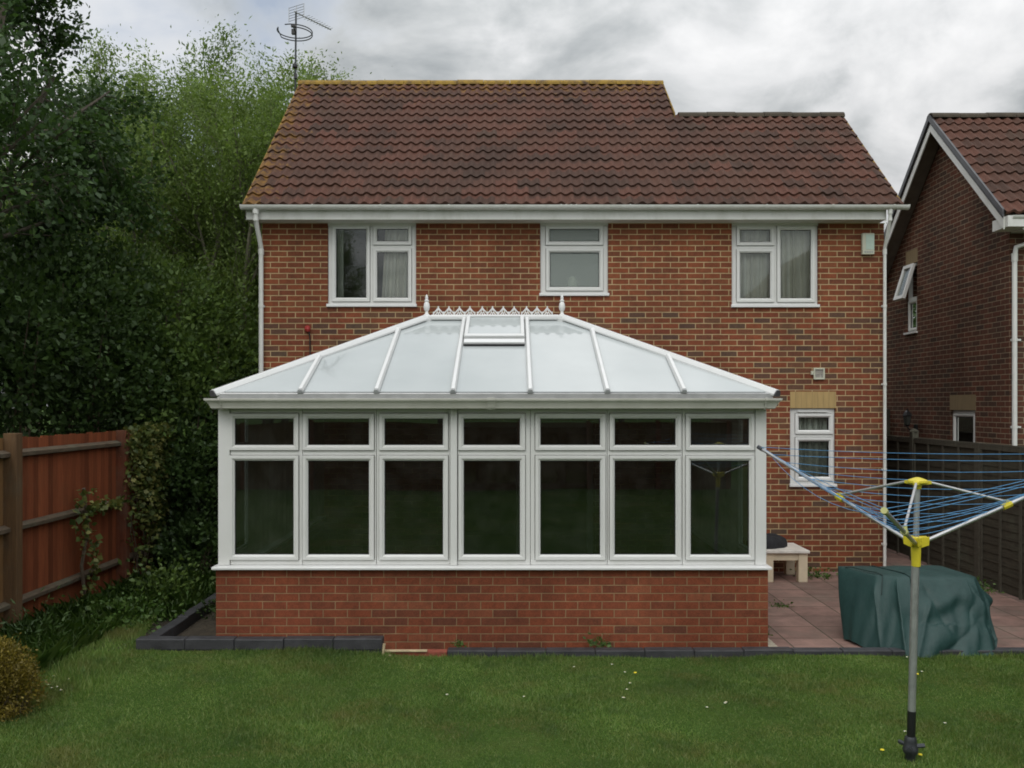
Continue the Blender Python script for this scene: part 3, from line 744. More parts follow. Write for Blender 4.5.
for q in (-.10,-.06,-.02,.02,.06,.10):
    for sgn in (1,-1): mb.tube([p+Vector((0,0,q*1.1))-sd*.17, p+Vector((0,0,q*1.1))+sd*.17], .004, 5)
for q in (-.17,0,.17): mb.tube([p+sd*q-Vector((0,0,.12)), p+sd*q+Vector((0,0,.12))], .006, 5)
part('reflector', mb, M['metal'], ta)

# ============================================================ CONSERVATORY
YC = 8.35; CX0, CX1 = PX(216,YC), PX(768,YC)
cons = thing('conservatory', ((CX0+CX1)/2, YC, 0), 'white framed conservatory with glazed hipped roof and low red brick wall', 'conservatory')
ZB = PZ(569.5, YC); mb = MB()
mb.box(CX0, CX1, YC, YC+.21, -.1, ZB); part('dwarf_wall', mb, M['dwarf'], cons)
mb = MB(); mb.box(CX0, CX0+.21, YC+.212, YH-.002, -.1, ZB); mb.box(CX1-.21, CX1, YC+.212, YH-.002, -.1, ZB); part('dwarf_wall', mb, M['dwarf_side'], cons)
mb = MB(); mb.box(CX0+.21, CX1-.21, YC+.21, YH, .0, .03); part('floor', mb, M['carpet'], cons)
# sill
mb = MB()
mb.box(PX(211,YC-.06), PX(772.5,YC-.06), YC-.06, YC+.24, ZB+.004, ZB+.032)
mb.box(CX0-.05, CX0+.24, YC+.242, YH-.002, ZB+.004, ZB+.032); mb.box(CX1-.24, CX1+.05, YC+.242, YH-.002, ZB+.004, ZB+.032)
part('sill', mb, M['sillw'], cons, bevel=.007)
ZF0 = ZB+.032; ZF1 = PZ(408.5, YC+.03)-.01; YF = YC+.03
T = front(YF)
FX0c, FX1c = PX(218,YF), PX(766.5,YF)
# corner posts and middle post
for a_, b_ in ((218,229.5),(755.5,766.5)):
    mb = MB(); mb.box(PX(a_,YF), PX(b_,YF), YF-.0, YF+.11, ZF0+.001, ZF1)
    part('corner_post', mb, M['upvc'], cons, bevel=.006)
mb = MB()
mb.box(PX(450.3,YF), PX(457.2,YF), YF-.012, YF+.08, ZF0+.001, ZF1); part('middle_post', mb, M['upvc'], cons, bevel=.006)
bays = [(235.3,294,229.7,302), (308.5,369.3,302.2,376), (384.7,443.2,376.2,450), (463.7,520,457.4,530.3), (540.3,600,530.5,607.4), (614.4,675.3,607.6,682.7), (690.3,748.6,682.9,755.3)]
for (p0, p1, f0, f1) in bays:
    yy = YF+.035
    o = (PX(f0,YF)+.001, PX(f1,YF)-.001, ZF0+.002, ZF1-.002)
    ps = [(PX(p0,yy),PX(p1,yy),PZ(445,yy),PZ(418.5,yy)), (PX(p0,yy),PX(p1,yy),PZ(554.3,yy),PZ(460.5,yy))]
    window(cons, T, o, ps, 'glass_cons', d=(-.07,-.02), sash_gap=.052, sashd=.020)
# side windows (mostly seen through the front)
for X, s in ((CX0+.03,-1),(CX1-.03,1)):
    Ts = sidew(X, s); n_ = 5; y0_ = YC+.15; wdt = (YH-.02-y0_)/n_
    for k in range(n_):
        u0_ = y0_+k*wdt; u1_ = u0_+wdt-.004
        window(cons, Ts, (u0_,u1_,ZF0+.002,ZF1-.002), [(u0_+.1,u1_-.1,ps[0][2],ps[0][3]),(u0_+.1,u1_-.1,ps[1][2],ps[1][3])], 'glass_cons', d=(-.07,-.02), sash_gap=.052, name='side_window')
# eaves beam + ogee gutter
YG = 8.2; GX0, GX1 = PX(204,YG), PX(782,YG); gz0, gz1 = PZ(409,YG), PZ(398.3,YG)
mb = MB(); mb.box(CX0+.02, CX1-.02, YF-.003, YF+.1, ZF1+.001, gz1-.01); mb.box(CX0+.02, CX0+.12, YF+.102, YH-.002, ZF1+.001, gz1-.01); mb.box(CX1-.12, CX1-.02, YF+.102, YH-.002, ZF1+.001, gz1-.01)
part('eaves_beam', mb, M['upvc'], cons)
hgt = gz1-gz0
og = [(.0,0),(-.075,0),(-.088,.012),(-.088,.018),(-.10,hgt*.45),(-.105,hgt*.55),(-.120,hgt*.72),(-.132,hgt*.80),(-.135,hgt*.98),(-.125,hgt),(-.120,hgt*.86),(-.02,hgt*.3),(-.012,hgt),(0,hgt)]
ymid = YG+.115
mb = MB(); base = 0
mb.prism(og, 0, 1, lambda p, q, w: ((GX0-.0+(-p-.135)*-1 if 0 else (GX0+(.135+p) if w == 0 else GX1-(.135+p))), ymid+p, gz0+q))
# the two side gutters, mitred the same way
mb.prism(og, 0, 1, lambda p, q, w: (GX0+.135+p, (ymid+p if w == 0 else YH-.03), gz0+q))
mb.prism(og, 0, 1, lambda p, q, w: (GX1-.135-p, (ymid+p if w == 0 else YH-.03), gz0+q))
gutc = part('gutter', mb, M['upvc2'], cons, smooth=False)
mb = MB()
ogb = [(p*1.05, q) for p, q in og[:9]]
def joint(mb, x, w):
    pts = [(.0,-.006),(-.078,-.006),(-.096,.012),(-.11,hgt*.45),(-.128,hgt*.72),(-.142,hgt*.80),(-.144,hgt+.006),(-.12,hgt+.006),(-.10,hgt*.3),(0,hgt*.3)]
    mb.prism(pts, x-w, x+w, lambda p, q, w_: (w_, ymid+p, gz0+q))
xj = PX(491,YG)
for js in ([(xj-.026,.010),(xj+.026,.010),(xj,.02)], [(PX(219.5,YG),.008)], [(PX(766,YG),.008)]):
    mb = MB()
    for q_ in js: joint(mb, *q_)
    part('gutter_joint', mb, M['upvc2'], gutc, bevel=.002)
# roof geometry
ZRD = PZ(392.5, 8.24); YRF = 8.24; RX0, RX1 = PX(428,10.2), PX(562,10.2); YRG = 10.2; ZRG = PZ(319.5, YRG); YRB = 2*YRG-YRF
EX0, EX1 = PX(214,YRF), PX(776,YRF)
def nrm(a, b, c): return (Vector(b)-Vector(a)).cross(Vector(c)-Vector(a)).normalized()
A, B_, C_, D_ = Vector((EX0,YRF,ZRD)), Vector((EX1,YRF,ZRD)), Vector((RX1,YRG,ZRG)), Vector((RX0,YRG,ZRG))
slope = (ZRG-ZRD)/(YRG-YRF)
def onroof(x, y): return Vector((x, y, ZRD+(y-YRF)*slope))
def hipy(x):
    if x < RX0: return YRF+(YRG-YRF)*(x-EX0)/(RX0-EX0)
    if x > RX1: return YRF+(YRG-YRF)*(EX1-x)/(EX1-RX1)
    return YRG
raf = [PX(q, YRF) for q in (300.5,376.5,453,530.3,607.5,684)]
nrm_f = Vector((0,-slope,1)).normalized()
def glasspoly(pts, n):
    mb = MB(); k = len(pts); th = Vector(n)*.012
    mb.add(list(pts)+[p-th for p in pts], [tuple(range(k)), tuple(range(k,2*k))[::-1]]+[(i,(i+1)%k,(i+1)%k+k,i+k) for i in range(k)])
    return part('roof_pane', mb, M['roofglass'], cons)
edges = [EX0+.02]+raf+[EX1-.02]
for i in range(7):
    a_, b_ = edges[i]+.004, edges[i+1]-.004
    pts = [onroof(a_,YRF+.02), onroof(b_,YRF+.02), onroof(b_,hipy(b_)-.0)]
    for rx_ in (RX1, RX0):
        if a_ < rx_ < b_: pts.append(onroof(rx_, YRG))
    pts.append(onroof(a_, hipy(a_)))
    glasspoly(pts, nrm_f)
# side and back slopes
E, G_ = Vector((EX1,YRB,ZRD)), Vector((EX0,YRB,ZRD))
E.y = G_.y = min(YRB, YH-.02)
glasspoly([A+Vector((.01,.03,0)), D_+Vector((-.01,0,0)), G_+Vector((.01,-.03,0))], (-.4,0,.9)); glasspoly([B_+Vector((-.01,.03,0)), E+Vector((-.01,-.03,0)), C_+Vector((.01,0,0))], (.4,0,.9)); glasspoly([D_+Vector((0,.02,0)), C_+Vector((0,.02,0)), E+Vector((-.03,0,0)), G_+Vector((.03,0,0))], (0,.4,.9))
# glazing bars: a raised cap with sloped shoulders along p0->p1
def bar(mb, p0, p1, w, h, n):
    p0, p1 = Vector(p0), Vector(p1); d = (p1-p0).normalized(); n = (Vector(n)-d*Vector(n).dot(d)).normalized(); s_ = d.cross(n)
    prof = [(-w,0),(-w,h*.35),(-w*.55,h),(w*.55,h),(w,h*.35),(w,0)]; m = len(prof)
    mb.add([p0+s_*a+n*b for a, b in prof]+[p1+s_*a+n*b for a, b in prof], [tuple(range(m))[::-1], tuple(range(m,2*m))]+[(i,(i+1)%m,(i+1)%m+m,i+m) for i in range(m)])
for x in raf:
    mb = MB(); y1_ = hipy(x) if (x < RX0 or x > RX1) else YRG-.03
    bar(mb, onroof(x,YRF-.005)+nrm_f*.004, onroof(x,y1_-.055 if y1_ < YRG-.05 else y1_)+nrm_f*.004, .027, .04, nrm_f)
    rf = part('rafter', mb, M['rafter'], cons, bevel=.004)
    e = MB(); bar(e, onroof(x,YRF-.022)+nrm_f*.002, onroof(x,YRF-.007)+nrm_f*.002, .026, .034, nrm_f); part('end_cap', e, M['capgrey'], rf, bevel=.003)
for s_, p0, p1 in ((0,A,D_),(1,B_,C_),(2,G_,D_),(3,E,C_)):
    mb = MB(); hn = Vector((-.25 if s_ in (0,2) else .25, -.25 if s_ < 2 else .25, 1)).normalized()
    q0 = p0+Vector((0,0,-.035)); q1 = p1+Vector((0,0,.0))
    bar(mb, q0, q1, .05, .062, hn); hp = part('hip_bar', mb, M['rafter'], cons, bevel=.008)
    d = (q1-q0).normalized(); e = MB(); bar(e, q0-d*.012, q0-d*.001, .05, .062, hn); part('end_cap', e, M['lead'], hp, bevel=.008)
# aluminium eaves strip at the foot of the glazing
mb = MB(); mb.box(EX0+.03, EX1-.03, YRF-.012, YRF+.03, ZRD-.055, ZRD-.006); part('eaves_flashing', mb, M['alu'], cons, bevel=.004)
mb = MB(); mb.box(RX0-.03, RX1+.03, YRG-.06, YRG+.06, ZRG-.01, ZRG+.045); part('ridge_bar', mb, M['rafter'], cons, bevel=.015)
# cresting: a pierced fleur per unit
ZK = ZRG+.045
def cresting():
    mb = MB(); n_ = 0
    us = [438.4,449,459.5,470,482.4,492.6,503.4,514.2,526.6,537,547.3]
    y = YRG-.004
    for px in us:
        x = PX(px, YRG); w = .055
        def st(pts, r=.0075): mb.tube([(x+a, y, ZK+b) for a, b in pts], r, 5)
        st([(-w,.0),(-w,.022),(-.03,.05),(0,.085)]); st([(w,0),(w,.022),(.03,.05),(0,.085)])
        st([(0,.0),(0,.025)]); st([(0,.068),(0,.105)], .009)
        st([(.015*math.cos(k*math.pi/4), .046+.019*math.sin(k*math.pi/4)) for k in range(9)], .006)
        st([(-w+.01,.0),(-.02,.022),(-.014,.04)], .006); st([(w-.01,0),(.02,.022),(.014,.04)], .006)
        for sg in (-1,1): st([(sg*w,.02),(sg*(w-.004),.042)], .010)
    mb.box(RX0+.04, RX1-.04, y-.008, y+.008, ZK-.004, ZK+.010)
    return part('cresting', mb, M['sillw'], cons)
cresting()
for x in (RX0-.015, RX1+.0):
    mb = MB(); mb.lathe((x,YRG,ZK-.03), [(.045,0),(.045,.03),(.03,.04),(.018,.055),(.016,.075),(.03,.095),(.036,.125),(.030,.165),(.018,.185),(.026,.192),(.026,.202),(.014,.212),(.018,.235),(.012,.255),(.003,.268)], 16)
    part('finial', mb, M['sillw'], cons, smooth=True)
    c_ = MB(); c_.lathe((x,YRG,ZRG-.035), [(.07,0),(.075,.04),(.05,.06)], 12); part('ridge_end_cap', c_, M['rafter'], cons, smooth=True)
# opening roof vent
vx0, vx1 = raf[2]+.035, raf[3]-.035; yv1 = YRG-.045
# find y on roof where image y is 341
yv0 = YRF
while PZ(338.5, yv0) < ZRD+(yv0-YRF)*slope+.06 - 0 and False: pass
best = min(np.linspace(YRF, YRG, 400), key=lambda q: abs(CY-(ZRD+(q-YRF)*slope+.05-H)*F/q-337.5)); yv0 = float(best)
mb = MB(); up = nrm_f
def rq(x, y, h): return onroof(x, y)+up*h
def ringbar(x0, x1, y0, y1, h0, h1, w):
    for (a0,a1,c0,c1) in ((x0,x1,y0,y0+w*1.6),(x0,x1,y1-w,y1),(x0,x0+w,y0+w*1.6,y1-w),(x1-w,x1,y0+w*1.6,y1-w)):
        mb.add([rq(a0,c0,h0),rq(a1,c0,h0),rq(a1,c1,h0),rq(a0,c1,h0),rq(a0,c0,h1),rq(a1,c0,h1),rq(a1,c1,h1),rq(a0,c1,h1)],[(0,3,2,1),(4,5,6,7),(0,1,5,4),(1,2,6,5),(2,3,7,6),(3,0,4,7)])
ringbar(vx0, vx1, yv0, yv1, .018, .075, .04)
rvn = part('roof_vent', mb, M['rafter'], cons, bevel=.006)
mb = MB(); mb.add([rq(vx0+.039,yv0+.062,.055),rq(vx1-.039,yv0+.062,.055),rq(vx1-.039,yv1-.039,.055),rq(vx0+.039,yv1-.039,.055),rq(vx0+.039,yv0+.062,.045),rq(vx1-.039,yv0+.062,.045),rq(vx1-.039,yv1-.039,.045),rq(vx0+.039,yv1-.039,.045)],[(0,1,2,3),(7,6,5,4)]); part('vent_pane', mb, M['roofglass'], rvn)
mb = MB(); yq = yv0-.10; mb.add([rq(vx0,yq,.004),rq(vx1,yq,.004),rq(vx1,yv0-.02,.004),rq(vx0,yv0-.02,.004),rq(vx0,yq,.04),rq(vx1,yq,.04),rq(vx1,yv0-.02,.05),rq(vx0,yv0-.02,.05)],[(0,3,2,1),(4,5,6,7),(0,1,5,4),(1,2,6,5),(2,3,7,6),(3,0,4,7)]); part('vent_upstand', mb, M['rafter'], rvn, bevel=.006)
mb = MB()
for q in (yv0-.012, yq-.012): mb.add([rq(vx0,q-.008,.006),rq(vx1,q-.008,.006),rq(vx1,q+.008,.006),rq(vx0,q+.008,.006),rq(vx0,q-.008,.02),rq(vx1,q-.008,.02),rq(vx1,q+.008,.02),rq(vx0,q+.008,.02)],[(0,3,2,1),(4,5,6,7),(0,1,5,4),(1,2,6,5),(2,3,7,6),(3,0,4,7)])
part('vent_seal', mb, M['black'], rvn)
# door frame in the house wall, dimly seen through the glass
mb = MB(); mb.slab(door[0]+.003, door[1]-.003, door[2]+.003, door[3]-.003, [(door[0]+.08,.06,.25,1.97),(.14,door[1]-.08,.25,1.97)], -.1, -.03, front(YH)); dd_ = part('patio_door', mb, M['upvc'], house)
mb = MB(); mb.slab(door[0]+.08, door[1]-.08, .25, 1.97, [], -.07, -.065, front(YH)); part('pane', mb, M['glass'], dd_)
# vertical blinds down both sides of the conservatory
for bx, s_, lab in ((CX0+.24,1,'dim vertical blind hanging inside the left end of the conservatory'),(CX1-.24,-1,'dim vertical blind hanging inside the right end of the conservatory')):
    bt = thing('vertical_blind', (bx, 10.2, 2.22), lab, 'blind')
    mb = MB(); mb.box(bx-.02, bx+.02, YC+.26, YH-.12, 2.20, 2.23); part('head_rail', mb, M['slat'], bt)
    y = YC+.30
    while y < YH-.2:
        a_ = R(58)+rng.normal(0,.05); mb = MB(); dx_, dy_ = .042*math.cos(a_)*s_, .042*math.sin(a_)
        mb.add([(bx-dx_,y-dy_,.84),(bx+dx_,y+dy_,.84),(bx+dx_,y+dy_,2.2),(bx-dx_,y-dy_,2.2)],[(0,1,2,3)])
        part('slat', mb, M['slat'], bt, fixn=False); y += .085

# ============================================================ NEIGHBOUR HOUSE
NX = 6.88; NV = 6.62; NY = 12.45; NYE = 12.1; NZE = 4.86; NYR = 14.25; NZR = 6.82; NYB = 16.4; NXE = 13.5; NSL = (6.82-4.86)/(14.25-12.1); YBN = 17.1; NZEB = 6.82-(17.1-14.25)*NSL
nb = thing('brick_house', (NX+2, NY, 0), 'darker brick neighbouring house seen gable end on at the right edge', 'house')
TN = sidew(NX, -1)
nw1 = (15.29, 15.70, 3.50, 4.70); nw2 = (13.37, 14.12, 1.1, 2.19)
gz_ = NZE-.12
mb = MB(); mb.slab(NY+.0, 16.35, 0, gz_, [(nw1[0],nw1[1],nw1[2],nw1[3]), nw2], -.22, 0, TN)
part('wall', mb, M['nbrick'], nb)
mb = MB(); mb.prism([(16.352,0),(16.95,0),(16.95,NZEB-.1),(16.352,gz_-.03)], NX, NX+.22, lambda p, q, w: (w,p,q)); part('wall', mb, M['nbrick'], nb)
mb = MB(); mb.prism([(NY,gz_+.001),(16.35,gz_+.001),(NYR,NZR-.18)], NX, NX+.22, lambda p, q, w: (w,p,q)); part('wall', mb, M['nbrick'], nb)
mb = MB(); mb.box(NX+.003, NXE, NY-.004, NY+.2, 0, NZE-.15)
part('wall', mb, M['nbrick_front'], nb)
mb = MB(); mb.box(NX+.23, NXE, NY+.3, NYB-.1, -.1, -.05); mb.box(NX+1.6,NX+1.65,NY+.25,NYB,0,gz_); mb.box(NX+.23,NXE,NYB-.2,NYB,0,NZE-.1); part('inner_room', mb, M['room'], nb)
mb = MB(); L3 = math.hypot(NYR-NYE, NZR-NZE); M['tile_n'] = tile_mat('neighbour_roof_tile', (NYR-NYE)/round(L3/.263))
tiled(mb, NV, NXE+.2, NYE, NZE, NYR, NZR); part('roof', mb, M['tile_n'], nb, fixn=False)
mb = MB(); YB_ = YBN
mb.add([(NV,NYE+.03,NZE-.02),(NXE,NYE+.03,NZE-.02),(NXE,NYR,NZR-.02),(NV,NYR,NZR-.02),(NXE,YB_,NZEB-.02),(NV,YB_,NZEB-.02),(NV,NYE+.03,NZE-.08),(NXE,NYE+.03,NZE-.08),(NXE,NYR,NZR-.10),(NV,NYR,NZR-.10),(NXE,YB_,NZEB-.08),(NV,YB_,NZEB-.08)],
       [(0,1,2,3),(3,2,4,5),(6,9,8,7),(9,11,10,8),(0,3,9,6),(3,5,11,9),(1,7,8,2),(2,8,10,4),(0,6,7,1),(5,4,10,11)])
part('roof_deck', mb, M['ridge_plain'], nb)
mb = MB()
tiled(mb, NV, NXE+.2, YB_, NZEB, NYR, NZR); part('roof', mb, M['tile_n'], nb, fixn=False)
ridge_tiles(nb, NV-.01, NXE, NYR, NZR-.03, M['ridge_plain'])
mb = MB()   # verge cloaking on tiles
for y0_, y1_, NZq in ((NYE,NYR,NZE),(YB_,NYR,NZEB)): mb.prism([(y0_,NZq-.05),(y0_,NZq+.05),(y1_,NZR+.05),(y1_,NZR-.05)], NV-.03, NV-.002, lambda p, q, w: (w,p,q))
part('verge', mb, M['lead'], nb)
mb = MB(); bw_ = .17
for y0_, y1_, NZq in ((NYE+.02,NYR,NZE),(YB_-.02,NYR,NZEB)):
    mb.prism([(y0_,NZq-.055-bw_),(y0_,NZq-.055),(y1_,NZR-.055),(y1_,NZR-.055-bw_)], NV+.0, NV+.02, lambda p, q, w: (w,p,q))
part('bargeboard', mb, M['fascia'], nb, bevel=.003)
mb = MB()
for y0_, y1_, NZq in ((NYE+.04,NYR,NZE),(YB_-.04,NYR,NZEB)):
    mb.prism([(y0_,NZq-.14),(y0_,NZq-.125),(y1_,NZR-.115),(y1_,NZR-.13)], NV+.022, NX+.0, lambda p, q, w: (w,p,q))
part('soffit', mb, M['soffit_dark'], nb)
mb = MB(); mb.box(NV+.021, NX+.02, NYE-.05, NY-.006, NZE-.20, NZE-.05); part('box_end', mb, M['fascia'], nb, bevel=.004)
mb = MB(); mb.box(NX+.022, NXE, NYE+.06, NYE+.08, NZE-.22, NZE-.05); mb.box(NX+.022, NXE, NYE+.082, NY-.006, NZE-.215, NZE-.20); part('fascia', mb, M['fascia'], nb)
mb = MB(); half_round(mb, NV+.08, NXE, NYE-.02, NZE-.05, .056); part('gutter', mb, M['fascia'], nb, smooth=True)
px_ = NX+.045
mb = MB(); mb.tube([(px_+.36,NYE-.02,NZE-.1),(px_+.36,NYE-.01,NZE-.30),(px_+.02,NY-.05,PZ(248,NY)),(px_,NY-.05,PZ(258,NY)),(px_,NY-.05,0)], .034, 12); mb.tube([(px_,NY-.05,PZ(262,NY)),(px_,NY-.05,PZ(254,NY))], .041, 12)
dpn = part('downpipe', mb, M['fascia'], nb, smooth=True)
mb = MB()
for zz in (PZ(340,NY), PZ(427,NY), .6): mb.box(px_-.04, px_+.10, NY-.03, NY-.012, zz-.012, zz+.012); mb.tube([(px_,NY-.05,zz-.02),(px_,NY-.05,zz+.02)], .039, 12)
part('pipe_clip', mb, M['fascia'], dpn)
# its windows
zmid = 4.10
w = window(nb, TN, (nw1[0]+.002,nw1[1]-.002,nw1[2]+.03,zmid), [(nw1[0]+.08,nw1[1]-.08,nw1[2]+.1,zmid-.08)], sash_gap=.05)
mb = MB(); mb.slab(nw1[0]+.002, nw1[1]-.002, zmid+.001, nw1[3]-.002, [(nw1[0]+.03,nw1[1]-.03,zmid+.03,nw1[3]-.03)], -.1, -.035, TN); part('window_frame', mb, M['upvc'], nb)
mb = MB(); mb.box(NX-.04, NX+.06, nw1[0]-.03, nw1[1]+.03, nw1[2]-.005, nw1[2]+.028); part('sill', mb, M['sillw'], w)
hA = Vector((NX-.012, 0, nw1[3]-.03)); Ls = .62; an = R(17); dn = Vector((-math.sin(an),0,-math.cos(an))); no = Vector((-math.cos(an),0,math.sin(an)))
def TS(u, s, d): q = hA+dn*s+no*d; return (q.x, u, q.z)
mb = MB(); mb.slab(nw1[0]+.01, nw1[1]-.01, 0, Ls, [(nw1[0]+.075,nw1[1]-.075,.065,Ls-.065)], 0, .05, TS); os_ = part('open_sash', mb, M['upvc'], nb, bevel=.004)
os_['label'] = 'top hung sash propped wide open'
mb = MB(); mb.slab(nw1[0]+.073, nw1[1]-.073, .063, Ls-.063, [], .02, .026, TS); part('pane', mb, M['glass'], os_)
w = window(nb, TN, (nw2[0]+.002,nw2[1]-.002,nw2[2]+.03,nw2[3]-.002), [(nw2[0]+.1,nw2[1]-.1,nw2[2]+.12,nw2[3]-.1)], sash_gap=.05)
mb = MB()
mb.slab(nw1[0]-.02, nw1[1]+.02, nw1[3]+.002, nw1[3]+.235, [], -.02, .003, TN); part('lintel', mb, M['lintel_n'], nb); mb = MB(); mb.slab(nw2[0]-.02, nw2[1]+.02, nw2[3]+.002, nw2[3]+.235, [], -.02, .003, TN)
part('lintel', mb, M['lintel_n'], nb)
# lantern on the neighbour's wall
ly, lz = 15.3, PZ(422, 15.3)
lt = thing('wall_lantern', (NX-.1, ly, lz), 'black outdoor lantern on the neighbouring brick wall above the fence', 'lantern')
mb = MB(); mb.tube([(NX,ly,lz-.12),(NX-.12,ly,lz-.14),(NX-.16,ly,lz-.08)], .012, 6); mb.box(NX-.03, NX-.002, ly-.05, ly+.05, lz-.2, lz-.04); part('bracket', mb, M['black'], lt)
mb = MB(); mb.lathe((NX-.16,ly,lz-.07), [(.03,0),(.045,.02),(.07,.17),(.085,.18),(.05,.24),(.012,.27),(.012,.3)], 6); part('lamp_housing', mb, M['black'], lt)
mb = MB(); mb.lathe((NX-.16,ly,lz-.045), [(.05,0),(.073,.14)], 6); part('lamp_glass', mb, M['lamp_glass'], lt)

# ============================================================ FENCES
def left_fence():
    X = -4.8; ft = thing('closeboard_fence', (X, 9, 0), 'red stained closeboard timber fence with grey rails on the left', 'fence')
    ztop = 1.98
    posts = [6.0, 8.62, 11.05, 13.4]
    for i, y in enumerate(posts):
        mb = MB(); mb.box(X-.045, X+.085, y-.055, y+.055, -.1, ztop+(.02 if i == 1 else -.02)); part('post', mb, M['post_raw' if i < 2 else 'post_red'], ft, bevel=.006)
    for i in range(3):
        y0, y1 = posts[i]+.056, posts[i+1]-.056; mb = MB(); y = y0; k = 0
        while y < y1-.01:
            e = min(y+.1, y1); j = rng.normal(0, .006); t_ = rng.normal(0, .002)
            mb.prism([(y,-.062+t_),(e+.008,-.052+t_),(e+.008,-.040+t_),(y,-.044+t_)], .02, ztop-.03+j, lambda p, q, w: (X+q, p, w)); y = e
        pn = part('board_panel', mb, M['fence_raw' if i == 0 else 'fence_red'], ft)
        if i == 0: pn['label'] = 'bare yellow brown board panel'
        for z in (1.80, 1.085, .36):
            mb = MB(); mb.prism([(-.035,z-.04),(.025,z-.028),(.03,z+.012),(-.035,z+.04)], y0-.02, y1+.02, lambda p, q, w: (X+p, w, q)); part('rail', mb, M['rail'], ft, bevel=.004)
    return ft
left_fence()
def right_fence():
    X = 5.82; ft = thing('panel_fence', (X, 11, 0), 'dark weathered panel fence with battens between the two houses', 'fence')
    zt = 1.80
    ys = [3.8+1.845*k for k in range(8)]
    for i, y in enumerate(ys):
        mb = MB(); mb.box(X-.045, X+.045, y-.045, y+.045, -.1, zt+(.08 if i == 5 else .0)); part('post', mb, M['batten'], ft, bevel=.004)
        if i == 5: mb = MB(); mb.lathe((X,y,zt+.08), [(.07,0),(.07,.015),(.01,.05)], 4); part('post_cap', mb, M['batten'], ft)
    for i in range(7):
        y0, y1 = ys[i]+.046, ys[i+1]-.046; mb = MB(); z = .06
        while z < zt-.04:
            e = min(z+.125, zt-.02); w1 = rng.normal(0, .004)
            mb.add([(X-.016,y0,z+w1),(X-.016,y1,z-w1),(X-.004,y1,e+.02),(X-.004,y0,e+.02),(X-.006,y0,z+w1),(X-.006,y1,z-w1),(X+.004,y1,e+.02),(X+.004,y0,e+.02)],[(0,1,2,3),(7,6,5,4),(0,4,5,1),(1,5,6,2),(2,6,7,3),(3,7,4,0)])
            z += .105
        part('board_panel', mb, M['fence_dark'], ft)
        mb = MB(); mb.box(X-.03, X+.03, y0, y1, zt-.025, zt-.005); mb.box(X-.035, X-.014, y0, y1, zt-.075, zt-.027)
        for k in range(5):
            y = y0+.02+(y1-y0-.04)*k/4; mb.box(X-.036, X-.015, y-.018, y+.018, .05, zt-.026)
        part('batten_frame', mb, M['batten'], ft)
    return ft
right_fence()
gt = thing('added_gate', (5.9, 16.6, 0), 'unseen boarded gate added between the houses to block bright ground from a window reflection', 'gate')  # added and out of view: keeps bright ground out of the neighbour window's reflection
mb = MB(); mb.box(XR+.01, NX-.01, 16.36, 16.40, .06, 2.2); part('boards', mb, M['fence_dark'], gt)
mb = MB(); mb.box(XR+.01, NX-.01, 16.33, 16.358, .4, .5); mb.box(XR+.01, NX-.01, 16.33, 16.358, 1.6, 1.7); part('ledge', mb, M['batten'], gt)
# fence at the end of the garden (seen mirrored in the panes)
ft = thing('closeboard_fence', (0, -7, 0), 'long reddish timber fence across the far end of the garden', 'fence')
mb = MB(); mb.box(-9, 5.8, -7.02, -7, 0, 1.8); part('board_panel', mb, M['post_raw'], ft)
mb = MB()
for k in range(9): mb.box(-9+k*1.83, -8.9+k*1.83, -6.995, -6.9, 0, 1.85)
part('post', mb, M['post_red'], ft)
bh = thing('brick_house', (14, -20, 0), 'brick house beyond the garden reflected in the upstairs window', 'house')
mb = MB(); mb.box(9.5, 20, -26, -20, 0, 5); part('wall', mb, M['nbrick_front'], bh)
mb = MB(); mb.prism([(9.2,4.9),(20.3,4.9),(14.7,9.9)], -26.3, -19.7, lambda p, q, w: (p,w,q)); part('roof', mb, M['farroof'], bh)

# ============================================================ ROTARY CLOTHES LINE
BX, BY = PX(910.5,5.68), 5.68
ra = thing('rotary_clothes_line', (BX, BY, LAWNZ), 'grey and yellow rotary clothes line with blue cords on the lawn', 'clothes line')
topx = PX(917.5, 5.68); hubz = 1.40; topz = PZ(482, 5.68)
def pole(z): return Vector((BX+(topx-BX)*(z-LAWNZ)/(topz-LAWNZ), BY, z))
mb = MB(); mb.tube([pole(LAWNZ+.30), pole(hubz-.02)], .0235, 16); part('lower_pole', mb, M['metal'], ra, smooth=True)
mb = MB(); mb.tube([pole(hubz-.01), pole(topz+.01)], .0175, 16); part('upper_pole', mb, M['alu'], ra, smooth=True)
mb = MB(); mb.tube([pole(LAWNZ+.14), pole(LAWNZ+.31)], .0255, 16); part('black_sleeve', mb, M['black'], ra, smooth=True)
mb = MB(); mb.lathe(pole(LAWNZ), [(.035,-.1),(.03,.03),(.045,.05),(.047,.075),(.038,.09),(.038,.12),(.035,.14),(.03,.15)], 16)
for a_ in (0, 2.1, 4.2): mb.tube([pole(LAWNZ+.085), pole(LAWNZ+.085)+Vector((math.cos(a_)*.085, math.sin(a_)*.085, .005))], .014, 7)
part('ground_socket', mb, M['darkmetal'], ra, smooth=True)
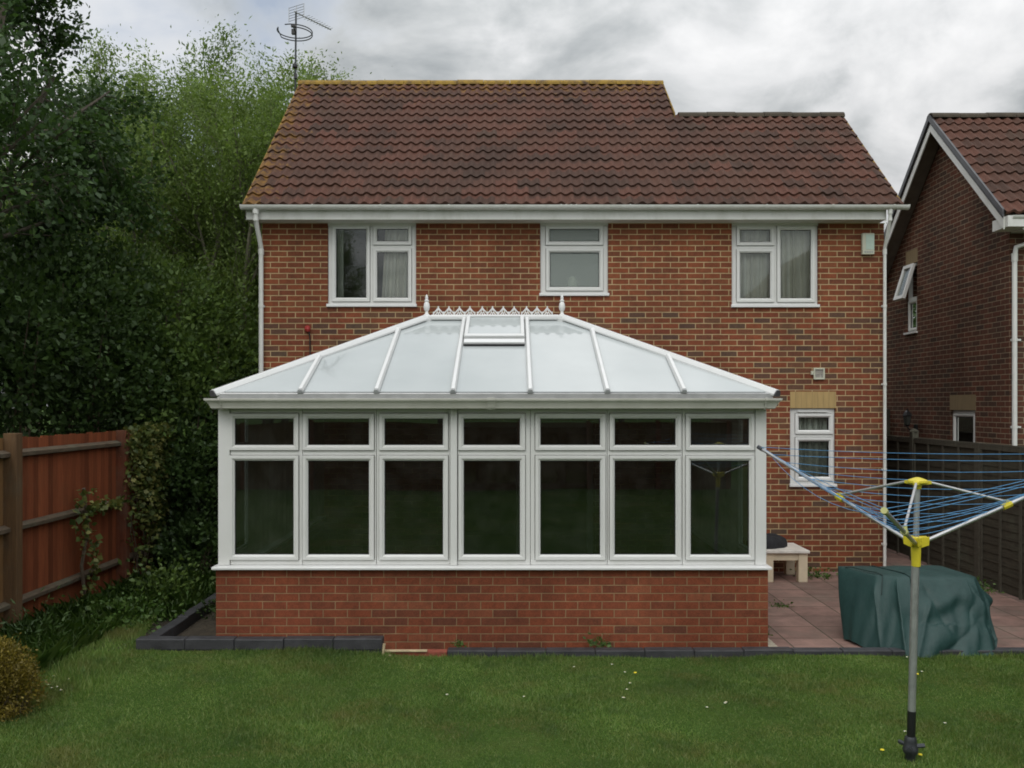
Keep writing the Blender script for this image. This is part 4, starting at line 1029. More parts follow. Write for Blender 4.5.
# yellow hubs
mb = MB(); c = pole(hubz)
mb.lathe(c, [(.027,-.15),(.030,-.02),(.036,-.015),(.036,.035),(.022,.04)], 16)
angs = {'A': None}
tipA = Vector((PX(760,6.85), 6.85, PZ(448,6.85))); tipC = Vector((PX(884.5,4.45), 4.45, PZ(511,4.45))); tipB = Vector((BX+1.42, 5.78, hubz+.56))
for tip in (tipA, tipB, tipC):
    d = (tip-c); d.z = 0; d.normalize(); s_ = Vector((-d.y,d.x,0))
    for sg in (-1,1):
        mb.add([c+s_*sg*.016+d*.02+Vector((0,0,-.03)), c+s_*sg*.022+d*.02+Vector((0,0,-.03)), c+s_*sg*.022+d*.075+Vector((0,0,-.015)), c+s_*sg*.016+d*.075+Vector((0,0,-.015)),
                c+s_*sg*.016+d*.02+Vector((0,0,.04)), c+s_*sg*.022+d*.02+Vector((0,0,.04)), c+s_*sg*.022+d*.08+Vector((0,0,.04)), c+s_*sg*.016+d*.08+Vector((0,0,.04))], [(0,3,2,1),(4,5,6,7),(0,1,5,4),(1,2,6,5),(2,3,7,6),(3,0,4,7)])
part('lower_hub', mb, M['yellow'], ra, bevel=.003)
mb = MB(); ct = pole(topz)
mb.lathe(ct, [(.022,-.045),(.026,-.02),(.05,-.012),(.062,-.004),(.06,.012),(.03,.024),(.012,.030)], 18)
for tip in (tipA, tipB, tipC):
    d = (tip-ct); d.z = 0; d.normalize(); s_ = Vector((-d.y,d.x,0))
    p0, p1 = ct+d*.03, ct+d*.085
    mb.add([p0-s_*.02+Vector((0,0,-.018)),p0+s_*.02+Vector((0,0,-.018)),p1+s_*.016+Vector((0,0,-.014)),p1-s_*.016+Vector((0,0,-.014)),p0-s_*.02+Vector((0,0,.012)),p0+s_*.02+Vector((0,0,.012)),p1+s_*.016+Vector((0,0,.006)),p1-s_*.016+Vector((0,0,.006))],[(0,3,2,1),(4,5,6,7),(0,1,5,4),(1,2,6,5),(2,3,7,6),(3,0,4,7)])
part('top_hub', mb, M['yellow'], ra, bevel=.003)
arms = []
for tip, frac in ((tipA,.42),(tipB,.41),(tipC,.40)):
    d = (tip-c); dh = Vector((d.x,d.y,0)).normalized(); st = c+dh*.05+Vector((0,0,.005))
    mb = MB(); mb.tube([st, tip], .0125, 10); am = part('arm', mb, M['alu'], ra, smooth=True)
    e = MB(); e.tube([tip-(tip-st).normalized()*.03, tip+(tip-st).normalized()*.02], .017, 8); part('arm_tip', e, M['yellow_old' if tip is tipC else 'darkmetal'], am)
    cl = st+(tip-st)*frac
    e = MB(); q = (tip-st).normalized(); e.tube([cl-q*.03, cl+q*.03], .021, 8); e.tube([cl, cl+Vector((0,0,.035))], .016, 6); part('arm_clip', e, M['yellow' if tip is not tipC else 'yellow_old'], am)
    mb = MB(); mb.tube([ct+dh*.07, cl+Vector((0,0,.022))], .0085, 8); part('strut', mb, M['alu'], ra, smooth=True)
    arms.append((st, tip))
mb = MB(); NS = 9
def seg(p, q, sag, r=.0021):
    mb.tube([p+(q-p)*t_ + Vector((0,0,-sag*4*t_*(1-t_))) for t_ in np.linspace(0,1,9)], r, 4, cap=False)
for a_, b_ in ((0,1),(1,2),(2,0)):
    (s0,t0),(s1,t1) = arms[a_], arms[b_]
    for k in range(NS):
        f = .22+.77*k/(NS-1); o_ = Vector((0,0,.013))
        seg(s0+(t0-s0)*f+o_, s1+(t1-s1)*f+o_, (.012+rng.uniform(0,.03))*(.5+f))
        if k == NS-1 and a_ == 2: seg(s0+(t0-s0)*.97-o_, s1+(t1-s1)*.9-o_, .10)
part('cords', mb, M['line'], ra, fixn=False)

# ============================================================ COVERED FURNITURE
def cover():
    t = thing('furniture_cover', (3.8, 8.5, .02), 'dark green tarpaulin cover draped over garden furniture on the patio', 'cover')
    top = [(3.24,8.98),(3.45,8.52),(3.62,8.40),(4.05,8.40),(4.34,8.46),(4.44,8.62),(4.36,8.98),(3.8,9.02)]
    bot = [(3.16,8.60),(3.30,8.28),(3.50,8.02),(3.95,7.97),(4.28,7.99),(4.42,8.2),(4.46,8.95),(3.8,9.10)]
    N = 320
    def loop(poly, n=N):
        pts = [Vector((*p,0)) for p in poly]; L = []; 
        for i in range(len(pts)): L.append((pts[(i+1)%len(pts)]-pts[i]).length)
        out = []
        per = n//len(pts)
        for i in range(len(pts)):
            for k in range(per): out.append(pts[i].lerp(pts[(i+1)%len(pts)], k/per))
        for _ in range(3):
            out = [(out[i-1]+out[i]*2+out[(i+1)%len(out)])/4 for i in range(len(out))]
        return out
    lt_, lb = loop(top), loop(bot); n = len(lt_); mb = MB(); rows = 44
    cen = Vector((3.9,8.75,0))
    # top surface rings
    tr = 12
    ztop = .675
    mb.v.append((cen.x, cen.y, ztop+.01))
    def topz(x, y):
        return ztop+.006*math.sin(x*7+1)*math.cos(y*6)+.003*math.sin(x*19+y*11)-.035*max(0,(x-4.25))/.2
    for r in range(1, tr+1):
        f = r/tr
        for p in lt_:
            q = cen.lerp(p, f); z = topz(q.x, q.y)-.018*f**6; mb.v.append((q.x,q.y,z))
    folds = [(rng.uniform(0,1), rng.uniform(.03,.07)*rng.choice([-1,1]), rng.uniform(.2,.5)) for _ in range(7)]
    folds += [(.30,.035,1),(.36,-.04,1),(.57,.07,.9),(.62,-.05,.8),(.12,.05,1)]
    creases = [(.235,.02,.045,.010,0,1.1),(.30,.10,-.030,.012,.05,.8),(.34,-.06,.035,.008,.2,1.1),(.45,.16,.028,.010,.05,.75),(.60,-.10,.03,.010,.0,.9),
               (.655,.0,.05,.012,.0,.55),(.64,-.30,-.02,.012,.4,1.1),(.12,.05,.02,.01,.1,1.1),(.50,-.10,-.025,.014,.15,.7),(.40,.22,.018,.007,.4,1.1)]
    for r in range(1, rows+1):
        f = r/rows
        for i in range(n):
            a, b = lt_[i], lb[i]; g = f**.8
            q = a.lerp(b, g)
            d = (q-cen); d.z = 0; d.normalize()
            s = i/n; amp = 0
            for c0, w, k in folds:
                ds = (s-c0-.05*math.sin(f*3)*k+.5) % 1-.5
                amp += .035*k*math.exp(-(ds/abs(w))**2*1.5)*(1 if w > 0 else -1)*f**.7
            amp += .010*math.sin(s*2*math.pi*9+f*4)*f*f+.004*math.sin(s*2*math.pi*23+f*7)*f
            amp += .02*math.sin(f*math.pi)*math.sin(s*2*math.pi*2.5+1)+.03*math.exp(-((s-.28)/.03)**2)*f
            for c0, kk, hh, ww, fa, fb in creases:
                ds = (s-c0-kk*f+.5) % 1-.5
                env = max(0, min(1, (f-fa)*8))*max(0, min(1, (fb-f)*6))
                amp += hh*math.exp(-abs(ds)/ww)*env
            if s > .46: amp *= .5
            # swag fold hanging under the front top edge
            yswag = .30+.10*math.sin(s*2*math.pi*4+.6)
            wsw = math.exp(-((s-.40)/.14)**2); amp += .022*math.exp(-((f-yswag)/.12)**2)*wsw - .03*math.exp(-((f-yswag-.2)/.12)**2)*wsw
            amp += .13*math.exp(-((s-.665)/.035)**2)*math.exp(-((f-.40)/.20)**2)
            q = q+d*amp
            zb = .03+.02*math.sin(s*2*math.pi*5)+(.10 if .58 < s < .68 else 0)*math.sin((s-.58)/.1*math.pi)
            if q.y < 8.13: zb = max(zb-.015, .045 if q.y > 7.99 else .04)
            z = topz(a.x,a.y)-.018+(zb-topz(a.x,a.y)+.018)*f
            mb.v.append((q.x,q.y,z))
    for i in range(n):
        mb.f.append((0, 1+i, 1+(i+1)%n))
    for r in range(tr+rows-1):
        for i in range(n):
            a = 1+r*n; mb.f.append((a+i, a+n+i, a+n+(i+1)%n, a+(i+1)%n))
    o = part('cover_sheet', mb, M['cover'], t, smooth=True)
    o.data.set_sharp_from_angle(angle=R(180))
    # seam piping across the top and down the front
    pm = MB()
    v = [Vector(q) for q in mb.v]
    for fi in (int(n*.30), int(n*.985)):
        pass
    i0 = int(n*.28)
    line = [v[1+r*n+i0]+Vector((0,-.003,.004)) for r in range(tr-1, tr+rows-1)]
    i1 = int(n*.93)
    topline = [v[1+(tr-1)*n+i1]+Vector((0,0,.004))]
    e0, e1 = v[1+(tr-1)*n+i1], v[1+(tr-1)*n+i0]
    for k in range(1, 8):
        q = e0.lerp(e1, k/8); topline.append(Vector((q.x,q.y,topz(q.x,q.y)+.003)))
    pm.tube(topline+line, .0055, 6)
    i2 = int(n*.16); line2 = [v[1+r*n+i2]+Vector((-.002,-.003,.004)) for r in range(tr-1, tr+11)]
    e0, e1 = v[1+(tr-1)*n+int(n*.03)], line2[0]
    pm.tube([e0+Vector((0,0,.006))]+[Vector((e0.lerp(e1,k/6).x, e0.lerp(e1,k/6).y, topz(e0.lerp(e1,k/6).x,e0.lerp(e1,k/6).y)+.003)) for k in range(1,6)]+line2, .005, 6)
    part('piping', pm, M['piping'], t, smooth=True)
cover()

# ============================================================ STOOL
sx0, sx1, sy0, sy1 = 3.20, PX(809,11.42), 11.40, 12.05
sz = PZ(550.5, 11.4)
st = thing('low_table', ((sx0+sx1)/2, 11.7, .02), 'small cream painted low table against the house wall by the conservatory', 'table')
mb = MB(); mb.box(sx0-.03, sx1, sy0-.02, sy1, sz-.035, sz); part('table_top', mb, M['white_top'], st, bevel=.006)
lw = .115
for x in (sx0+.0, sx1-.02-lw):
    for y in (sy0+.01, sy1-.12):
        mb = MB(); mb.box(x, x+lw, y, y+.1, .022, sz-.036); part('leg', mb, M['cream'], st, bevel=.004)
mb = MB(); mb.box(sx0+lw+.001, sx1-.021-lw, sy0+.02, sy0+.045, sz-.13, sz-.037); mb.box(sx1-.05, sx1-.03, sy0+.112, sy1-.122, sz-.13, sz-.037); mb.box(sx0+.03, sx0+.05, sy0+.112, sy1-.122, sz-.13, sz-.037); part('apron', mb, M['cream'], st, bevel=.003)
# black cushion / bag on it
mb = MB(); c = (3.32, 11.72, sz+.002); nn_ = 28; rr = 10
for j in range(rr+1):
    f = j/rr
    for i in range(nn_):
        a_ = 2*math.pi*i/nn_; r = math.cos(f*math.pi/2)**.55; bmp_ = 1+.10*math.sin(3*a_+1)*(1-f*.5)+.05*math.sin(7*a_+f*4)
        mb.v.append((c[0]+math.cos(a_)*.245*r*bmp_, c[1]+math.sin(a_)*.2*r*bmp_, c[2]+.155*math.sin(f*math.pi/2)**.8*(1+.08*math.sin(a_*2))))
for j in range(rr):
    for i in range(nn_): mb.f.append((j*nn_+i, j*nn_+(i+1)%nn_, (j+1)*nn_+(i+1)%nn_, (j+1)*nn_+i))
mb.f.append(tuple(range(nn_))[::-1])
tag(part('cushion', mb, M['blackbag'], smooth=True, loc=c), 'black rounded cushion lying on the cream low table', 'cushion')

# ============================================================ VEGETATION
def leaf_quads(P, D, size, aspect=.5, var=.35, droop=0, up=.3, fold=True):
    """P positions, D preferred directions (n,3)"""
    n = len(P); d = D+rng.normal(0, .6, (n,3)); d[:,2] -= droop; d /= np.linalg.norm(d, axis=1, keepdims=True)
    r = rng.normal(0, 1, (n,3)); r[:,2] += up; s = np.cross(d, r); s /= np.linalg.norm(s, axis=1, keepdims=True)+1e-9
    L = size*np.clip(rng.normal(1, var, n), .4, 1.8)[:,None]; w = L*aspect*.5
    nrm_ = np.cross(d, s)
    a = P; b = P+d*L*.45+s*w+nrm_*w*.3; c = P+d*L; e = P+d*L*.45-s*w+nrm_*w*.3
    V = np.stack([a,b,c,e], 1).reshape(-1,3); return V, np.arange(4*n).reshape(-1,4)

def limb(mb, p, d, L, r, lvl, maxl, tips, cfg, n=5):
    pts = [Vector(p)]; rad = [r]; d = Vector(d).normalized(); st_ = L/n
    if lvl and cfg.get('clip') and cfg['clip'](pts[0]): return
    for i in range(n):
        if lvl and len(pts) > 1 and cfg.get('clip') and cfg['clip'](pts[-1]): break
        d = (d+Vector(rng.normal(0, cfg['wob'], 3))+Vector((0,0,cfg['up'][min(lvl,len(cfg['up'])-1)]))).normalized()
        pts.append(pts[-1]+d*st_); rad.append(r*(1-(i+1)/n*.72))
    if len(pts) < 2: return
    if len(pts)-1 < n: rad = [rad[0]*(1-q/(len(pts)-1)*.93) for q in range(len(pts))]
    n = len(pts)-1
    mb.tube(pts, rad, 7 if lvl == 0 else (5 if lvl == 1 else 3), cap=False)
    if lvl >= maxl-1:
        for i in range(1, len(pts)): tips.append((pts[i], (pts[i]-pts[i-1]).normalized(), lvl, i/len(pts)))
    if lvl < maxl:
        k = cfg['kids'][lvl]
        for j in range(k):
            f = cfg['start'][lvl]+(1-cfg['start'][lvl])*(j+rng.uniform(.2,.8))/k
            q = f*n; i = min(int(q), n-1); pos = pts[i].lerp(pts[i+1], q-i)
            dd = (pts[i+1]-pts[i]).normalized(); az = rng.uniform(0, 2*math.pi); o1 = dd.orthogonal().normalized(); o2 = dd.cross(o1)
            an_ = R(cfg['ang'][lvl])*rng.uniform(.7,1.3)
            nd = dd*math.cos(an_)+(o1*math.cos(az)+o2*math.sin(az))*math.sin(an_)
            limb(mb, pos, nd, L*cfg['len'][lvl]*rng.uniform(.7,1.2)*(1.15-.5*f), rad[i]*.5, lvl+1, maxl, tips, cfg, max(3, n-1))

def tree(name, base, label, cat, cfg, stems, leaf, nl, size, aspect, spread, barkm='bark', group=None, droop=0, keep=None, seed=1):
    global rng
    rng = np.random.default_rng(seed)
    t = thing(name, base, label, cat, group); mb = MB(); tips = []
    for (off, d, L, r) in stems: limb(mb, Vector(base)+Vector(off), d, L, r, 0, cfg['levels'], tips, cfg, 7)
    P = np.array([tuple(q[0]) for q in tips]); D = np.array([tuple(q[1]) for q in tips])
    if keep is not None:
        k = keep(P); P, D = P[k], D[k]
    idx = rng.integers(0, len(P), nl)
    # leaves cluster along twigs
    pos = P[idx]-D[idx]*rng.uniform(0, spread*2, nl)[:,None]+rng.normal(0, spread, (nl,3))
    dens = np.sin(pos[:,0]*1.9+pos[:,2]*.8)*np.sin(pos[:,1]*2.3+pos[:,2]*1.7)+rng.normal(0,.5,nl)
    k = dens > -.75; pos = pos[k]; idx = idx[k]
    V, Fa = leaf_quads(pos, D[idx], size, aspect, droop=droop)
    part('trunk', mb, M[barkm], t, smooth=True, fixn=False)
    npmesh('crown', V, Fa, M[leaf], t)
    return t
WIL = dict(levels=3, wob=.07, up=(.05,.05,.03,-.02), kids=(9,6,4), start=(.22,.15,.1), ang=(27,34,40), len=(.46,.45,.5))
def willow(px, Y, ztop, lean, label, leaf='leaf_willow', nl=42000, seedstems=4, spreadx=.7, seed=1):
    global rng
    rng = np.random.default_rng(seed+50)
    bx = PX(px, Y); base = (bx, Y, 0); st_ = []
    for k in range(seedstems):
        a_ = 2*math.pi*k/seedstems+.5; st_.append(((math.cos(a_)*.25, math.sin(a_)*.25, 0), (math.cos(a_)*.16*spreadx+lean, math.sin(a_)*.14, 1), ztop*rng.uniform(.72,.88), .11))
    return tree('willow_tree', base, label, 'tree', WIL, st_, leaf, nl, .065, .40, .15, 'bark_pale', 'tall leafy trees behind the garden', droop=.1, seed=seed)
willow(155, 17.5, 8.5, 0.0, 'tall feathery green tree with its top to the left of the aerial', nl=100000, seed=11)
willow(215, 17.0, 8.1, .0, 'light green feathery tree between the tallest tree and the house roof', nl=90000, seed=12)
willow(252, 18.5, 9.0, -.01, 'tall light green tree directly left of the house roof', 'leaf_willow2', nl=90000, seed=13)
willow(105, 19.5, 7.6, -.0, 'pale green tree between the dark near tree and the feathery one', 'leaf_willow2', 80000, seed=14)
willow(303, 22.0, 10.9, .0, 'light green tree top showing above the roof ridge beside the aerial', 'leaf_willow', 50000, seedstems=4, spreadx=.45, seed=15)
willow(30, 21.0, 8.8, -.0, 'green tree filling the gap behind the dark near tree', 'leaf_willow2', 70000, seed=16)
willow(205, 24.0, 9.2, 0, 'farther green tree behind the feathery trees', 'leaf_willow2', 50000, seedstems=4, seed=17)
# near broad-leaved tree overhanging from the left
NEAR = dict(clip=lambda p: p.x > -5.05 or (p.z < 3.6 and p.x > -6.3), levels=3, wob=.11, up=(.05,-.01,-.02,-.03), kids=(16,7,5), start=(.30,.15,.1), ang=(58,45,45), len=(.34,.5,.5))
tree('broadleaf_tree', (-6.75, 9.9, 0), 'dark broad leaved tree overhanging the red fence at the left edge', 'tree', NEAR,
     [((0,0,0), (-.02,-.02,1), 8.6, .16), ((.12,.15,0), (.03,.1,1), 7.4, .11), ((-.2,.1,0), (-.12,-.05,1), 7.6, .12)], 'leaf_near', 95000, .068, .68, .11, 'bark', keep=lambda P: (P[:,0] < -4.98-.06*np.clip(P[:,2]-5.5,-2,3)) & (P[:,2] > 2.35), seed=21)
tb = None
# right-hand far twiggy tree in the gap between the houses
tree('bare_tree', (PX(893,26), 26, 0), 'thin twiggy tree top in the gap between the two house roofs', 'tree', WIL, [((0,0,0),(0,0,1),6.3,.1)], 'leaf_willow2', 3000, .09, .4, .2, 'bark')

def shell_cloud(blobs, n, size, aspect, leaf, name, base, label, cat, stems=6, group=None, up=.5, inner=.25, fuzz=.09):
    """rounded shrubs: leaves sit on twigs that radiate through several overlapping lobes"""
    t = thing(name, base, label, cat, group); vols = np.array([b[3]*b[4]*b[5] for b in blobs])**(2/3); pr = vols/vols.sum()
    k = rng.choice(len(blobs), n, p=pr); B = np.array(blobs)[k]
    u = rng.normal(0, 1, (n,3)); u /= np.linalg.norm(u, axis=1, keepdims=True)
    lump = 1+.13*np.sin(u[:,0]*5+k)*np.cos(u[:,2]*6+k*2)+.09*np.sin(u[:,1]*11+u[:,2]*9)
    rad = np.where(rng.random(n) < inner, rng.uniform(.35,.9,n), np.clip(rng.normal(.95,fuzz,n), .5, 1.35))*lump
    P = B[:,:3]+u*B[:,3:6]*rad[:,None]
    # gather into sprigs
    cell = rng.normal(0, 1, (n,3))*.02; P = P+cell
    ok = P[:,2] > .02; P, u = P[ok], u[ok]
    hole = np.sin(P[:,0]*6.1+P[:,2]*3)*np.sin(P[:,1]*5+P[:,2]*7.3)+rng.normal(0,.35,len(P)) > -.62; P, u = P[hole], u[hole]
    V, Fa = leaf_quads(P, u*.8+np.array([0,0,.2]), size, aspect, up=up)
    mb = MB()
    for b in blobs:
        for j in range(stems):
            q = Vector(rng.normal(0,1,3)); q.normalize(); q = Vector((q.x*b[3], q.y*b[4], abs(q.z)*b[5]))*.8; c_ = Vector(b[:3]); s0 = Vector((c_.x*.9+base[0]*.1, c_.y, max(.0, base[2])))
            mid = s0.lerp(c_+q, .5)+Vector(rng.normal(0,.08,3))*min(1,b[3]); kk_ = min(1, b[3]*1.2); mb.tube([s0, mid, c_+q], [.03*kk_,.018*kk_,.006*kk_], 5, cap=False)
    part('stem', mb, M['twig'], t, fixn=False)
    npmesh('foliage', V, Fa, M[leaf], t)
    return t
def bl(px, py, Y, r, ry=None, rz=None):
    return (PX(px,Y), Y, PZ(py,Y), r, ry or r, rz or r)
shell_cloud([bl(60,330,12,1.0), bl(-10,350,11,1.0), bl(110,380,12.4,.9), bl(20,410,11.5,.9), bl(110,300,13,.7), bl(-30,290,12,1.0)], 42000, .075, .6, 'leaf_bush_dark', 'large_shrub', (-6.5,12,0), 'large dark green shrub filling the space above the red fence', 'shrub')
shell_cloud([bl(170,330,13.5,.95), bl(135,290,13.8,.7), bl(210,380,13.2,.8), bl(150,390,13,.9), bl(225,335,14,.55), bl(190,420,13,.9), bl(245,390,14,.6)], 44000, .07, .55, 'leaf_bush', 'large_shrub', (-5,13.5,0), 'mid green arching shrub between the red fence and the house', 'shrub')
shell_cloud([bl(172,470,12.5,.7), bl(205,480,12.8,.8), bl(235,440,13,.7,.7,1.0), bl(230,520,12.6,.65), bl(172,545,12.2,.45), bl(200,560,12.0,.5)], 42000, .065, .6, 'leaf_bush_dark', 'ivy_thicket', (-4.2,12.4,0), 'dark tangled thicket beside the left wall of the house', 'shrub')
shell_cloud([bl(240,300,19,1.8), bl(120,300,20,2.0), bl(30,300,20,2.0), bl(180,350,19,2.0), bl(255,380,18,1.3)], 52000, .11, .5, 'leaf_bush_dark', 'background_hedge', (-8,19,0), 'deep green hedge beneath the tall trees at the back', 'hedge', inner=.5)
# ivy on the fence
n = 5200
yy = rng.normal(11.9, .55, n); zz = 2.02-np.abs(rng.normal(0, .75, n)); k = (yy > 10.95) & (zz > .1) & (yy < 13.3); yy, zz = yy[k], zz[k]
P1 = np.stack([np.full(len(yy), -4.74)+rng.uniform(-.02,.13,len(yy)), yy, zz], -1)
n2 = 190; t_ = rng.uniform(0,1,n2)
P2 = np.stack([-4.74+rng.uniform(0,.08,n2), 9.95+.15*np.sin(t_*6)+rng.normal(0,.10,n2)+t_*.0, .2+t_*1.15+0*t_], -1)
P3 = np.stack([-4.73+rng.uniform(0,.06,160), 9.95+rng.uniform(0,.9,160), 1.10+rng.normal(0,.03,160)+.06*rng.random(160)], -1)
PP = np.concatenate([P1,P2,P3]); V, Fa = leaf_quads(PP, np.tile(np.array([[.6,0,-.4]]), (len(PP),1)), .055, .9)
ivy = thing('ivy', (-4.75, 11.8, 0), 'yellow green ivy covering the far end of the red fence', 'climbing plant')
mb = MB()
for k in range(14):
    y0 = rng.uniform(11.1,12.8); p = [( -4.73, y0+.15*math.sin(j*1.3+k), .05+j*.32) for j in range(6)]; mb.tube(p, .008, 4)
    part('vine_stem', mb, M['twig'], ivy); mb = MB()
mb.tube([(-4.735,10.0,.05),(-4.735,9.9,.5),(-4.735,10.05,.9),(-4.735,9.95,1.35)], .02, 6)
part('vine_stem', mb, M['twig'], ivy); npmesh('foliage', V, Fa, M['leaf_ivy'], ivy)
# tall weeds at the foot of the fence
def weeds(name, base, label, n, xr, yr, hm, leaf='weed', w=.008, cat='weeds', stuff=True, z=None):
    x = rng.uniform(*xr, n); y = rng.uniform(*yr, n); h = np.abs(rng.normal(hm, hm*.35, n)); a = rng.uniform(0, 2*np.pi, n); ln = rng.uniform(.2,.8,n)*h
    P0 = np.stack([x,y,np.full(n, z if z is not None else .04)], -1); dr = np.stack([np.cos(a),np.sin(a),0*a], -1); sd_ = np.stack([-np.sin(a),np.cos(a),0*a], -1)*w
    P1_ = P0+dr*ln[:,None]*.3+np.array([0,0,1])*h[:,None]*.6; P2_ = P0+dr*ln[:,None]*.9+np.array([0,0,1])*h[:,None]*rng.uniform(.7,1,n)[:,None]
    V = np.stack([P0-sd_*.6,P0+sd_*.6,P1_+sd_,P2_,P1_-sd_], 1).reshape(-1,3); return V, np.arange(5*n).reshape(-1,5)
Va, Fa_ = weeds('', 0, '', 5200, (-4.75,-3.85), (7.2,9.6), .15, w=.0045)
Vb, Fb_ = weeds('', 0, '', 3600, (-4.7,-3.45), (9.2,11.4), .13, w=.0045)
tag(npmesh('long_grass', np.concatenate([Va,Vb]), np.concatenate([Fa_,Fb_+len(Va)]), M['weed'], loc=(-4.3,9,0)), 'long unmown grass and weeds along the foot of the red fence', 'long grass', kind='stuff')
def leafy(name, x, y, z, r, n, size, leaf, label, cat, flat=.6, group=None, aspect=.6):
    P = rng.normal(0, 1, (n,3))*np.array([r,r,r*flat])*.5; P[:,2] = np.abs(P[:,2]); D = P/(np.linalg.norm(P,axis=1,keepdims=True)+1e-6)
    t = thing(name, (x,y,z), label, cat, group); V, Fa = leaf_quads(P+np.array([x,y,z]), D, size, aspect)
    npmesh('foliage', V, Fa, M[leaf], t); mb = MB()
    for k in range(7):
        q = P[k*3 % n]; mb.tube([(x,y,z),(x+q[0],y+q[1],z+q[2]*1.1)], .004, 4)
    part('stem', mb, M['weed'], t); return t
leafy('leafy_plant', -4.0, 10.4, .05, .38, 800, .05, 'leaf_bush', 'bright green leafy plant in the left border beside the ivy', 'plant', .9)
leafy('leafy_plant', -3.9, 9.1, .05, .5, 900, .05, 'weed', 'low leafy clump on the grass near the edging corner', 'plant', .5)
leafy('leafy_plant', -4.35, 8.2, .05, .35, 500, .06, 'leaf_bush_dark', 'coarse green weed clump below the fence post', 'plant', .9, aspect=.25)
leafy('leafy_plant', -2.95, 9.5, .05, .3, 500, .045, 'leaf_bush_dark', 'dark low plant in the narrow bed beside the conservatory', 'plant', .7)
leafy('patio_weed', PX(816,11.7), 11.75, .02, .2, 200, .035, 'weed', 'small green weed at the foot of the house wall', 'weed', .5)
leafy('patio_weed', 3.00, 10.05, .02, .14, 70, .025, 'weed', 'tiny green weed growing in a patio joint', 'weed', .25)
leafy('patio_weed', PX(600,8.2), 8.2, .07, .10, 110, .03, 'weed', 'green weed sprouting at the middle of the low brick wall', 'weed', .8)
leafy('patio_weed', PX(457,8.2), 8.2, .07, .07, 50, .025, 'weed', 'little weed at the wall foot near the broken edging', 'weed', .6)
leafy('patio_weed', 5.6, 10.9, .02, .22, 240, .04, 'weed', 'green weeds at the foot of the dark fence', 'weed', .6)
leafy('patio_weed', 2.45, 8.8, .02, .08, 60, .025, 'weed', 'small weed beside the right corner of the conservatory wall', 'weed', .8)
# golden conifer
gs = shell_cloud([(-3.70,6.42,.29,.25,.25,.27), (-3.82,6.5,.27,.24,.24,.25), (-3.55,6.46,.2,.15,.15,.18)], 34000, .020, .4, 'leaf_gold', 'golden_conifer', (-3.62,6.42,.02), 'small round golden yellow conifer at the lower left edge of the lawn', 'shrub', stems=10, fuzz=.07)
hd = [o for o in COL.objects if o.name == 'background_hedge'][0]
c0_ = hd.copy(); COL.objects.link(c0_); c0_.location = (2.2, 25, 0); c0_['label'] = 'unseen hedge copy added behind the houses to darken a window reflection'  # added copy, hidden from view: covers bright ground mirrored in the neighbour's lower window
for ch in list(hd.children):
    c_ = ch.copy(); COL.objects.link(c_); c_.parent = c0_
# trees behind the camera for the reflections: copies of trees already grown
def copy_thing(src, loc, label, group=None):
    o = src.copy(); COL.objects.link(o); o.location = loc; o['label'] = label
    if group: o['group'] = group
    for ch in src.children:
        c_ = ch.copy(); COL.objects.link(c_); c_.parent = o
    return o
src = [o for o in COL.objects if o.name.startswith('willow_tree')][0]
for i, (x, y, lab) in enumerate(((-7,-10,'tree behind the far garden fence reflected in the left upstairs window'),(-2,-12,'tree behind the far garden fence reflected in the middle upstairs window'),(3,-11,'tree behind the far garden fence to the right of the middle'))):
    copy_thing(src, (x,y,0), lab)

# ============================================================ SKY, SUN, CAMERA
BLOBS = ((640,20,.24,-.07),(740,60,.22,-.045),(850,70,.14,-.05),(930,10,.13,.05),(400,60,.16,.10),(120,30,.14,.11),(905,140,.11,.10),(990,110,.10,.05))
EL, AZ = 48, 200      # sun high behind the camera, hidden by cloud
wd = bpy.data.worlds.new('World'); sc.world = wd; wd.use_nodes = True
t = NT(wd); bg = t.n['Background']
sky = t.new('ShaderNodeTexSky', sky_type='NISHITA'); sky.sun_disc = False; sky.sun_elevation = R(EL); sky.sun_rotation = R(AZ); sky.altitude = 50; sky.air_density = 1; sky.dust_density = 1.5
tc = t.new('ShaderNodeTexCoord').outputs['Generated']
sp = t.new('ShaderNodeSeparateXYZ'); t.link(tc, sp.inputs[0])
den = t.math('ADD', t.math('MAXIMUM', sp.outputs[2], 0.0), .38)
cb = t.new('ShaderNodeCombineXYZ'); t.link(t.math('DIVIDE', sp.outputs[0], den), cb.inputs[0]); t.link(t.math('DIVIDE', sp.outputs[1], den), cb.inputs[1])
vec = t.mapping(cb.outputs[0], (1,1.0,1), (3.4,1.7,0))
# warp the direction so that every cloud edge is ragged
wz = t.new('ShaderNodeTexNoise'); wz.inputs['Scale'].default_value = 2.6; wz.inputs['Detail'].default_value = 8; wz.inputs['Roughness'].default_value = .62; t.link(tc, wz.inputs['Vector'])
ad = t.new('ShaderNodeVectorMath', operation='MULTIPLY_ADD'); t.link(wz.outputs[1], ad.inputs[0]); ad.inputs[1].default_value = (.36,.0,.36)
sb = t.new('ShaderNodeVectorMath', operation='SUBTRACT'); t.link(tc, sb.inputs[0]); sb.inputs[1].default_value = (.18,.0,.18); t.link(sb.outputs[0], ad.inputs[2])
nv = t.new('ShaderNodeVectorMath', operation='NORMALIZE'); t.link(ad.outputs[0], nv.inputs[0])
n1 = t.noise(vec, 1.3, 7, .55, .3)
n2 = t.noise(t.mapping(cb.outputs[0], (1,1.0,1), (8.1,2.2,3)), 4.2, 8, .52, .3)
lum = t.math('ADD', t.math('MULTIPLY', n1, .45), t.math('MULTIPLY', n2, .55))
lum = t.math('ADD', t.math('MULTIPLY', t.math('SUBTRACT', lum, .5), 1.6), .555)
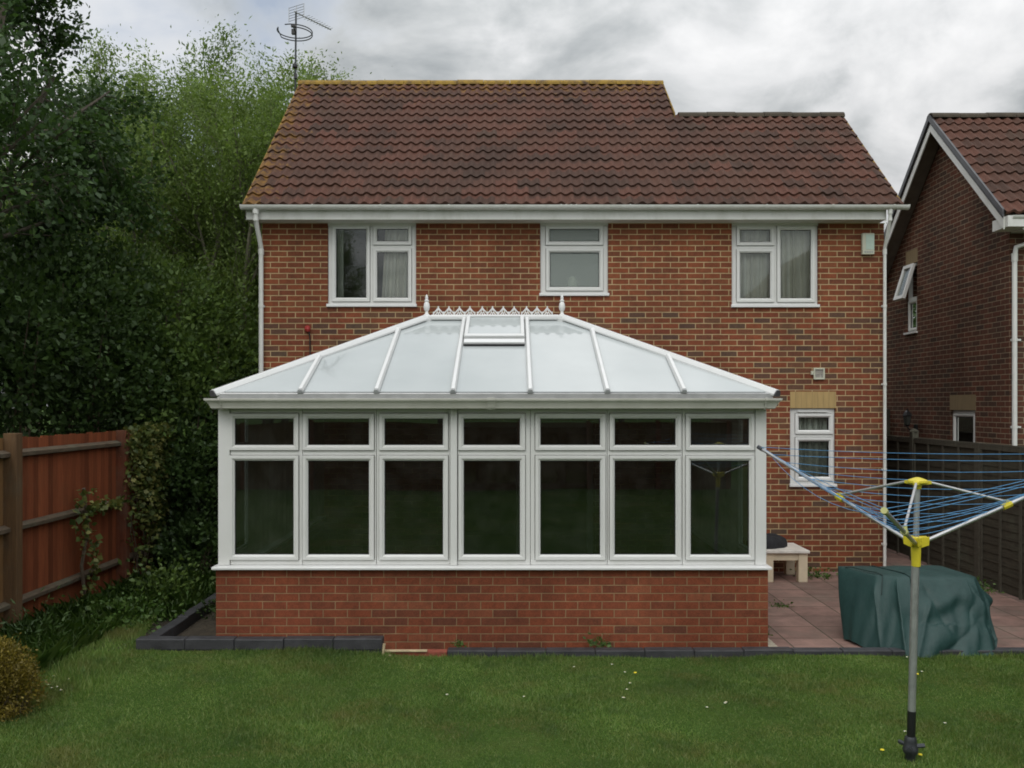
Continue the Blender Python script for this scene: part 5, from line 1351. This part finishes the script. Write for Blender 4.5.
def blob(px, py, size, amt):      # a cloud mass lying in a given compass direction
    d = Vector(((px-CX)/F, 1, (CY-py)/F)).normalized()
    v = t.new('ShaderNodeVectorMath', operation='DOT_PRODUCT'); t.link(nv.outputs[0], v.inputs[0]); v.inputs[1].default_value = d
    m_ = t.new('ShaderNodeMapRange', interpolation_type='SMOOTHERSTEP'); t.link(v.outputs['Value'], m_.inputs[0]); m_.inputs[1].default_value = math.cos(size); m_.inputs[2].default_value = 1
    return t.math('MULTIPLY', m_.outputs[0], amt)
for b_ in BLOBS:
    lum = t.math('ADD', lum, blob(*b_))
cloud = t.ramp(lum, [(.36,(2.9,3.15,3.3)),(.44,(3.9,4.15,4.3)),(.52,(5.3,5.5,5.6)),(.60,(6.9,7.0,7.1)),(.72,(8.6,8.6,8.65))])
# luminance rises towards the zenith, as under a real overcast
zen = t.math('ADD', t.math('MULTIPLY', t.math('MAXIMUM', sp.outputs[2], 0.0), 1.7), .56)
back = t.math('ADD', t.math('MULTIPLY', t.math('MAXIMUM', t.math('MULTIPLY', sp.outputs[1], -1), 0.0), .8), 1.0)
k = t.math('MULTIPLY', zen, back)
sc_ = t.new('ShaderNodeVectorMath', operation='SCALE'); t.link(cloud, sc_.inputs[0]); t.link(k, sc_.inputs['Scale'])
# thin blue gap high on the left: the clear sky shows through bright veil
gp = t.math('MULTIPLY', blob(235,0,.22,1.0), t.ramp(n2, [(.38,.0),(.6,1)]))
veil = t.mix(.45, sky.outputs[0], (7.6,8.2,9.0))
colr = t.mix(gp, sc_.outputs[0], veil)
t.link(colr, bg.inputs[0]); bg.inputs[1].default_value = .1
sun = bpy.data.lights.new('Sun', 'SUN'); sun.energy = .85; sun.angle = R(25); sun.color = (1,.97,.92)
so = bpy.data.objects.new('Sun', sun); COL.objects.link(so)
# sun direction: behind the camera, a little left
el, az = R(EL), R(AZ)
dirv = Vector((math.sin(az)*math.cos(el), math.cos(az)*math.cos(el), math.sin(el)))
so.rotation_euler = (-dirv).to_track_quat('-Z', 'Y').to_euler(); so.location = (0,0,20)
cam = bpy.data.cameras.new('Camera'); co = bpy.data.objects.new('Camera', cam); COL.objects.link(co)
co.location = (0,0,H); co.rotation_euler = (R(90),0,0)
cam.sensor_width = 36; cam.lens = F/1024*36; cam.shift_y = (CY-384)/1024; cam.clip_start = .05; cam.clip_end = 2000
sc.camera = co
sc.view_settings.view_transform = 'Standard'; sc.view_settings.look = 'None'; sc.view_settings.exposure = 0.0; sc.view_settings.gamma = 1; sc.view_settings.use_curve_mapping = False
sc.cycles.max_bounces = 8; sc.cycles.transparent_max_bounces = 16

sc.cycles.filter_width = 1.8
